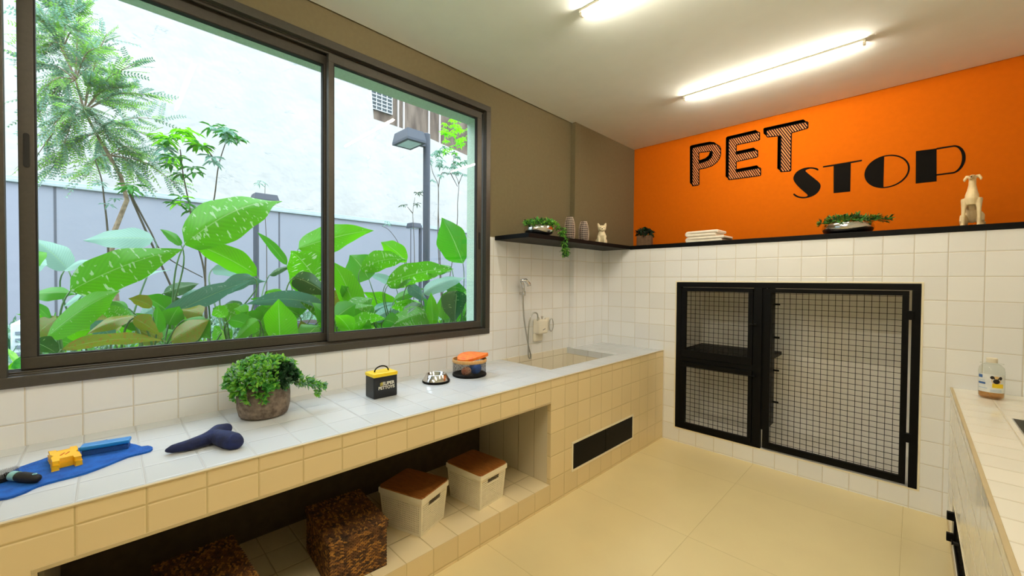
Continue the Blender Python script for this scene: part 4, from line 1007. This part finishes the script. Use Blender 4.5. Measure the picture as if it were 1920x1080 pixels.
# big-leaved plants
LM = {'b': leaf_mat('bright green leaf blade', '58B400', '62B808', 'B4CC9C', trans=.6, amount=.70),
      'v': leaf_mat('variegated leaf blade', '50AC02', '5EB00E', 'BCD0AC', trans=.6, amount=.60),
      'm': leaf_mat('mid green leaf blade', '3C9410', '4CA020', None, trans=.5),
      'd': leaf_mat('deep green leaf blade', '185414', '20601E', 'BFE29A', trans=.35, amount=.67),
      'p': leaf_mat('silvery leaf blade', '8AB4A2', '9AC2B2', None, trans=.4, rough=.5),
      's': leaf_mat('grey green striped leaf', '4C8470', '5C927C', '8EA69C', trans=.3, amount=.64),
      'y': leaf_mat('yellowing leaf blade', '828E22', '788822', '9A6426', trans=.4, amount=.56)}
m_stem = mat('green leaf stalk', '4C7A3C', .5, col2='2F5630', scale=8)
def blade(b, t, wd, roll, bend, fold, wave, r, nt=18, ns=8):
    b = Vector(b); t = Vector(t); ax = t-b; L = ax.length; a = ax.normalized()
    look_ = Vector((-.80, .45, -.1)).normalized()          # roughly across the garden
    sd_ = a.cross(look_).normalized(); sd_ = Matrix.Rotation(roll, 3, a) @ sd_
    nn = sd_.cross(a).normalized(); s0, n0 = sd_, nn; twist = r.uniform(-.9, .9)
    vs = []; uv = []; fs = []; ph = r.uniform(0, 6)
    for i in range(nt+1):
        u = i/nt; w_ = max(0, math.sin(PI*u**.68))**.8*wd/2*(1+.05*math.sin(u*17+ph))
        if u > .7: w_ *= 1-.45*(u-.7)/.3
        c = b+ax*u+Vector((0, 0, 1))*bend*L*4*u*(1-u)
        tw_ = Matrix.Rotation(twist*(u-.4), 3, a); sd_ = tw_ @ s0; nn = tw_ @ n0
        for j in range(ns+1):
            s_ = -1+2*j/ns
            off = fold*abs(s_)*w_+wave*L*math.sin(u*11+ph+(2 if s_ > 0 else 0))*s_*s_*.5
            vs.append(c+sd_*s_*w_*(1-.1*abs(fold))+nn*off); uv.append((u+.001, j/ns))
    for i in range(nt):
        for j in range(ns):
            q = i*(ns+1)+j; fs.append((q, q+1, q+ns+2, q+ns+1))
    return vs, fs, uv
# plant: label, root (u at the sill line, distance x) and its leaves: base px, tip px, width px, distance, kind, roll
PL = [
 ('broad-leaved plant at the left end of the window', (100, -.95), [
   (131,546,342,468,78,-1.05,'v',.15), (88,632,226,545,62,-.62,'b',.3), (60,553,142,552,30,-1.5,'m',.6), (62,640,110,665,34,-.5,'d',.4), (60,470,75,500,30,-1.3,'b',.2), (95,600,55,570,22,-.9,'m',.5)]),
 ('pale silvery-leaved plant rising at the far left', (165, -2.0), [
   (288,448,155,451,44,-2.2,'p',.2), (128,506,60,447,44,-2.0,'p',.35), (120,508,173,488,16,-1.9,'p',.5), (152,556,320,506,30,-1.6,'p',.7), (62,500,88,497,30,-1.9,'p',.3), (178,549,120,575,24,-1.7,'p',.6)]),
 ('plant with the largest bright leaf pointing up right', (300, -1.25), [
   (346,459,529,377,94,-1.25,'v',.05), (482,517,350,453,44,-1.35,'b',.25), (340,460,300,430,16,-1.3,'m',.4), (241,578,184,580,30,-1.25,'m',.3), (306,550,374,532,30,-1.5,'d',.4), (300,578,344,562,24,-1.45,'d',.5), (250,600,180,560,24,-1.1,'m',.5)]),
 ('low yellowing plant just above the sill', (265, -.6), [
   (250,596,303,632,34,-.6,'y',.5), (252,592,162,628,30,-.65,'y',.7), (116,655,312,640,26,-.5,'y',.7), (320,640,392,600,50,-.55,'y',.4), (300,640,250,615,36,-.7,'y',.3), (285,575,240,560,26,-.9,'y',.4), (392,598,345,655,30,-.5,'m',.4), (380,590,340,580,34,-.8,'y',.3), (345,600,395,635,44,-.6,'m',.3)]),
 ('plant with long grey-green striped leaves mid window', (440, -1.0), [
   (300,602,476,524,34,-.95,'s',.6), (606,574,452,573,30,-.8,'s',.65), (398,505,474,520,24,-1.5,'p',.6), (455,571,410,580,22,-1.2,'d',.4), (430,600,484,622,32,-.7,'m',.4), (476,520,400,560,26,-1.1,'s',.6), (484,600,440,640,30,-.6,'b',.3), (505,516,546,500,14,-1.6,'d',.6), (420,540,500,528,18,-1.2,'s',.6), (380,545,330,600,26,-1.0,'s',.5)]),
 ('bright green plant left of the window meeting rail', (535, -.95), [
   (560,466,700,432,56,-1.4,'b',.2), (612,560,545,470,84,-1.0,'v',.1), (538,497,482,435,18,-1.5,'m',.3), (525,655,522,560,62,-.65,'b',.1), (560,590,470,560,34,-1.0,'m',.5), (550,520,622,560,44,-.9,'d',.3), (520,600,580,545,50,-1.1,'m',.3), (570,640,598,610,44,-.5,'m',.3), (500,545,540,600,40,-1.2,'b',.3)]),
 ('bright plant just right of the window meeting rail', (650, -.8), [
   (672,600,622,490,48,-.9,'b',.1), (650,600,700,560,52,-.75,'v',.2), (625,600,668,570,48,-.6,'m',.3), (640,620,725,598,30,-.55,'v',.6), (660,625,628,590,34,-.5,'b',.3), (655,560,640,535,20,-1.0,'m',.3), (690,625,660,600,34,-.6,'b',.4)]),
 ('plant with a heart-shaped leaf in the right pane', (712, -1.3), [
   (692,524,656,478,64,-1.35,'m',.2), (676,505,764,488,40,-1.35,'v',.3), (762,492,714,454,34,-1.5,'b',.2), (703,582,748,565,20,-1.2,'s',.5), (700,600,757,574,26,-1.1,'s',.5), (740,535,690,515,16,-1.5,'p',.5)]),
 ('variegated plant in front of the near lamp post', (770, -.95), [
   (724,532,852,505,44,-.95,'v',.35), (727,535,775,524,24,-1.0,'m',.3), (740,562,795,541,20,-1.1,'m',.4), (764,536,804,568,24,-.95,'s',.3), (808,588,726,616,46,-.65,'v',.5), (735,574,810,588,26,-.8,'v',.5), (720,600,760,625,34,-.6,'m',.4), (790,570,750,600,30,-.75,'d',.5)]),
 ('tall upright-leaved plant beside the right window jamb', (845, -.7), [
   (868,494,828,408,62,-.85,'m',.05), (794,550,876,521,30,-.7,'p',.5), (857,545,852,612,52,-.55,'d',.25), (812,612,808,548,24,-.6,'b',.2), (830,600,850,540,34,-.75,'b',.3), (845,500,800,515,24,-1.0,'m',.4), (872,560,838,570,30,-.6,'v',.4), (835,540,875,545,34,-.8,'m',.4), (820,600,795,560,24,-.7,'m',.3)]),
]
r = random.Random(21)
for label, (ru, rx), leaves in PL:
    root = at(ru, 640, 'x', rx); root = Vector((rx, root.y, GZ))
    t = thing('leafy_plant', label, 'plant', root, group='broad-leaved garden plants')
    for _k in range(7):        # smaller leaves low on the same plant
        lu, lv = ru+r.uniform(-55, 55), r.uniform(585, 650)
        leaves.append((lu, lv, lu+r.uniform(-75, 75), lv-r.uniform(10, 50), r.uniform(24, 46), rx+r.uniform(-.5, .1), r.choice('bvmmsy'), r.uniform(.2, .7)))
    for (bu, bv_, tu, tv, wp, x, kind, roll) in leaves:
        x = min(x, -.47)
        b = at(bu, bv_, 'x', x); q = at(tu, tv, 'x', min(x+r.uniform(-.14, .12), -.42))
        dep = (b-CAM).dot(_F); wd = wp*dep/FPX/max(.55, math.cos(roll))*.98
        if abs(wd) > 1.0: wd = 1.0
        vs, fs, uv = blade(b, q, wd, roll*r.choice((-1, 1)), r.uniform(.03, .12), r.uniform(.10, .42), .028, r)
        vs = [Vector((min(v.x, -.36), v.y, v.z)) for v in vs]
        lf = MB().add(vs, fs, 0, uv).build('leaf', LM[kind], t, smooth=True, world=True)
        sd_ = (q-b).normalized(); g0 = root+Vector((r.uniform(-.06, .06), r.uniform(-.08, .08), 0))
        g0.y += (b.y-root.y)*.35
        hgt = b.z-g0.z; c1 = g0+Vector((0, 0, hgt*.6)); c2 = b-sd_*.10-Vector((0, 0, min(.12, hgt*.3)))
        pts = [Vector((min(p.x, -.36), p.y, p.z)) for p in [g0*(1-k/14)**3+c1*3*(k/14)*(1-k/14)**2+c2*3*(k/14)**2*(1-k/14)+b*(k/14)**3 for k in range(15)]]
        MB().tube(pts, [.008-.004*i/(len(pts)-1) for i in range(len(pts))], 6).build('stalk', m_stem, lf, smooth=True, world=True)

# trees
m_bark = mat('pale brown bark', 'A08A72', .9, col2='6E5C4C', scale=30, bump=.004); m_twig = mat('dark twig', '4A4438', .9)
def frond(mb, b, d, L, n, ll, lw, r, mis, droop=.35):
    d = Vector(d).normalized(); up = Vector((0, 0, 1)); s_ = d.cross(up).normalized() if abs(d.z) < .95 else Vector((0, 1, 0))
    s_ = Matrix.Rotation(r.uniform(-.9, .9), 3, d) @ s_; nn = s_.cross(d)
    pts = []
    for i in range(n+1):
        u = i/n; pts.append(Vector(b)+d*L*u-up*droop*L*u*u)
    mb.tube(pts, .0016, 3, mi=3)
    mi = r.choice(mis)
    for i in range(1, n+1):
        k = ll*(1-.5*abs(i/n-.45))
        for sg in (-1, 1):
            e_ = (s_*sg+d*.55-up*.25+nn*r.uniform(-.3, .3)).normalized()*k; wv = e_.cross(nn).normalized()*lw/2
            p = pts[i]; mb.add([p, p+e_*.45+wv, p+e_, p+e_*.45-wv], [(0, 1, 2, 3)], mi)
def P_(u, v, x): return at(u, v, 'x', x)
r = random.Random(9)
tr = thing('feathery_tree', 'slender tree with fine feathery leaves at the window left', 'tree', (-2.8, P_(225, 640, -2.8).y, GZ))
trunk = [P_(225, 640, -2.8), P_(216, 540, -2.8), P_(207, 480, -2.8), P_(215, 432, -2.8), P_(238, 375, -2.8), P_(226, 330, -2.8), P_(205, 292, -2.8), P_(180, 250, -2.8), P_(158, 208, -2.8), P_(142, 150, -2.8), P_(118, 92, -2.8), P_(108, 20, -2.8)]
trunk.insert(0, Vector((-2.8, trunk[0].y, GZ)))
MB().tube(trunk, [.024, .023, .022, .021, .020, .018, .016, .014, .012, .010, .008, .006, .004], 9).build('trunk', m_bark, tr, smooth=True, world=True)
mb = MB(); fo_ = MB()
ends = [(60,20,9),(95,-10,10),(150,0,9),(200,62,8),(252,120,8),(280,178,8),(305,226,7),(290,262,7),(330,345,6),(262,335,6),(160,335,6),(92,322,7),(64,300,8),(66,225,9),(62,130,9),(60,75,10),(235,300,7),(190,300,7),(170,110,9),(110,180,9),(215,190,8),(240,240,7),(120,270,8),(90,60,10),(150,60,10),(195,130,9),(85,100,10),(250,200,8),(110,140,9),(130,20,10),(180,90,9),(70,180,9),(130,210,8),(170,160,8),(205,260,7),(265,290,6),(300,310,6),(110,300,7),(230,165,8),(75,40,10),(140,120,9),(180,230,8),(100,235,8)]
for eu, ev, ti in ends:
    x = -2.8+r.uniform(-.45, .5); a = trunk[ti+1 if ti+1 < len(trunk) else -1]; b = P_(eu, ev, x); m_ = (a+b)/2+Vector((0, 0, .08))
    br = bez([a, m_, b], 7); mb.tube(br, [.006-.004*i/(len(br)-1) for i in range(len(br))], 5)
    for k in range(24):
        p = br[int(r.uniform(.25, 1)*(len(br)-1))]; d = (b-a).normalized()+Vector((r.uniform(-.8, .8), r.uniform(-.9, .9), r.uniform(-.6, .45)))
        frond(fo_, p, d, r.uniform(.13, .25), 9, .034, .0135, r, (0, 0, 0, 1, 1, 2) if r.random() < .7 else (2,), .15)
mb.build('branches', m_bark, tr, smooth=True, world=True)
fo_.build('foliage', [g_soft, green('feathery leaf', '648E70', '4C7456', trans=.4), green('yellow green feathery leaf', '98CC58', '74AC40', trans=.5), mat('green brown leaf stalk', '7C8C62', .8)], tr, world=True)

def rosettes(name, label, stems, clusters, x, ll, lw, n, mats, mis, base_u, cat='shrub'):
    t = thing(name, label, cat, (x, P_(base_u, 600, x).y, GZ)); mb = MB()
    for st in stems:
        p = [P_(u, v, x+dx) for u, v, dx in st]; p = [Vector((x, t.location.y+r.uniform(-.05, .05), GZ))]+p if st[0][1] > 430 or st[0][2] == 0 and len(st) > 2 else p
        q = bez(p, 5); mb.tube(q, [.009-.005*i/(len(q)-1) for i in range(len(q))], 6)
    mb.build('stems', m_twig, t, smooth=True, world=True)
    fo = MB()
    for (u, v, k, mi) in clusters:
        for _ in range(k):
            c = P_(u+r.uniform(-14, 14), v+r.uniform(-9, 9), x+r.uniform(-.2, .2)); a0 = r.uniform(0, 6)
            for j in range(n):
                q = a0+2*PI*j/n; d = Vector((math.cos(q), math.sin(q), r.uniform(-.7, .25))).normalized(); l = ll*r.uniform(.7, 1.15); sd_ = d.cross(Vector((0, 0, 1))).normalized()*lw/2; up = Vector((0, 0, lw*.2))
                m_i = mi if isinstance(mi, int) else r.choice(mi)
                fo.add([c, c+d*l*.35+sd_+up, c+d*l*.75+sd_*.7, c+d*l-Vector((0, 0, l*.2)), c+d*l*.75-sd_*.7, c+d*l*.35-sd_+up, c+d*l*.4], [(0, 1, 6), (1, 2, 6), (2, 3, 6), (3, 4, 6), (4, 5, 6), (5, 0, 6)], m_i)
    fo.build('foliage', mats, t, world=True)
    return t
rosettes('umbrella_shrub', 'slim shrub with lime green leaf clusters left of centre', [[(385,530,0), (365,440,0), (352,370,0), (343,325,0), (338,280,.1)], [(385,530,0), (390,430,-.1), (402,370,-.1), (410,310,-.1), (425,262,-.1)], [(410,310,-.1), (392,285,-.1), (385,270,-.1)], [(250,380,0), (280,430,0), (310,480,0), (380,520,0)]],
   [(312,262,5,(1,1,0)), (345,252,6,1), (372,268,5,(1,0)), (330,300,4,(0,1)), (352,318,3,0), (425,248,5,(0,2)), (442,262,3,(0,2)), (408,245,3,(0,2)), (300,285,3,2), (340,378,4,(1,0)), (368,388,3,0), (390,300,2,2), (250,350,3,0)], -2.35, .115, .036, 7, [green('mid shrub leaf', '3F8A2E', '2E7022', trans=.4), green('lime shrub leaf', '86CC1A', '62B814', trans=.55), g_soft], None, 385)
rosettes('courtyard_tree', 'light tree behind the near lamp post with lime top leaves', [[(822,470,0), (821,420,0), (822,352,0), (812,325,0), (806,300,0)], [(822,352,0), (845,325,0), (852,290,0)], [(845,325,0), (858,350,0)], [(855,440,0), (858,380,0), (860,345,0), (852,325,0)], [(860,345,0), (868,325,0)]],
   [(845,228,6,1), (862,240,6,1), (850,255,6,1), (830,250,3,1), (866,268,6,1), (845,280,6,(0,1)), (825,285,5,(0,2)), (862,300,7,(0,2)), (838,305,6,2), (815,305,4,2), (850,318,5,2), (866,325,4,2), (872,250,4,1), (822,330,3,2), (808,290,3,2)], -3.2, .085, .030, 8, [green('mid courtyard leaf', '4E8A5A', '3A7044', trans=.4), green('lime courtyard leaf', '8FE018', '6CCC12', trans=.6), g_soft], None, 830, 'tree')
rosettes('young_sapling', 'thin dark sapling left of the near lamp post', [[(777,500,0), (776,440,0), (774,400,0), (778,370,0)], [(774,400,0), (764,388,0)]], [(778,368,2,0), (762,380,1,0), (790,378,1,0)], -4.0, .10, .024, 7, [g_dark], None, 777, 'sapling')
rosettes('young_sapling', 'small pale sapling against the white wall near the far lamp', [[(500,470,0), (497,400,0), (497,345,0)]], [(497,335,2,0), (505,360,1,0), (480,375,1,0)], -6.5, .14, .026, 6, [g_soft], None, 500, 'sapling')
rosettes('young_sapling', 'leaning sapling with a pale tuft before the grey wall', [[(760,500,0), (748,458,0), (730,432,0), (716,424,0)]], [(714,422,2,0)], -4.5, .09, .022, 7, [g_soft], None, 760, 'sapling')
rosettes('young_sapling', 'bare dark-stemmed sapling beside the feathery tree', [[(203,470,0), (201,425,0), (196,380,0), (190,335,0), (178,300,0)]], [(180,300,2,0), (192,350,2,0), (210,380,2,0)], -2.5, .06, .018, 7, [g_soft], None, 203, 'sapling')

# low ground cover
gc = MB(); r = random.Random(33)
for i in range(5200):
    x = -r.uniform(1.2, 7.6); y = r.uniform(-1.6, 9.5)
    h_ = r.uniform(.05, .22); d = Vector((r.uniform(-1, 1), r.uniform(-1, 1), 1.2))
    sprout(gc, (x, y, GZ+.005+r.random()*.1), d, 4, h_*1.1, .035, r, (0, 1, 1, 2), .9)
o = gc.build('ground_cover', [green('ground cover leaf', '6C9470', '4F7C58'), g_soft, green('dark ground cover leaf', '3E6A48', '2C5436')])
tag(o, 'fine grey-green ground cover spreading over the garden bed', 'ground cover', kind='stuff')
gc = MB()
for i in range(900):
    x = -r.uniform(.62, 1.2); y = r.uniform(-.45, 2.6)
    sprout(gc, (x, y, GZ+r.uniform(.0, .30)), (r.uniform(-.5, .5), r.uniform(-.5, .5), 1), 5, .22, .05, r, (0, 1, 1, 2), .9)
o = gc.build('undergrowth', [g_bright, g_mid, g_lime])
tag(o, 'mixed green undergrowth at the foot of the big-leaved plants', 'undergrowth', kind='stuff')
# planter and pot glimpsed between the stems
pt = at(590, 610, 'x', -1.7)
gp = thing('garden_planter', 'dark slate planter glimpsed between stems left of the meeting rail', 'planter', (-1.7, pt.y, GZ), .3)
MB().box((-.22, -.13, 0), (.22, .13, .50)).build('body', mat('dark slate', '3E4558', .8, var=.1), gp, bevel=.01)
MB().box((-.20, -.11, .49), (.20, .11, .502)).build('soil', m_soil, gp)
pt = at(575, 618, 'x', -1.45)
cp = thing('terracotta_pot', 'white and red painted pot beside the dark slate planter', 'pot', (-1.45, pt.y, GZ))
MB().lathe([(.06, 0), (.085, .12), (.10, .30), (.095, .30), (.08, .12), (0, .1)], n=24, caps=False).build('pot', mat('white painted clay', 'EFE6DE', .6, var=.06), cp, smooth=True)
MB().lathe([(.088, .16), (.093, .16), (.100, .22), (.094, .22)], n=24, caps=False).build('red_band', mat('red painted band', 'C8323A', .5), cp, smooth=True)
pt = at(88, 585, 'x', -4.2)
gb = thing('ventilation_box', 'pale slatted ventilation box low at the window left', 'vent', (-4.2, pt.y, GZ))
MB().box((-.3, -.22, 0), (.3, .22, .45)).build('body', mat('pale metal housing', 'D6DEE4', .6), gb, bevel=.01)
mb = MB()
for k in range(5): mb.box((.301, -.19, .06+k*.07), (.312, .19, .09+k*.07))
mb.build('slats', mat('grey slats', '7C8894', .6), gb)
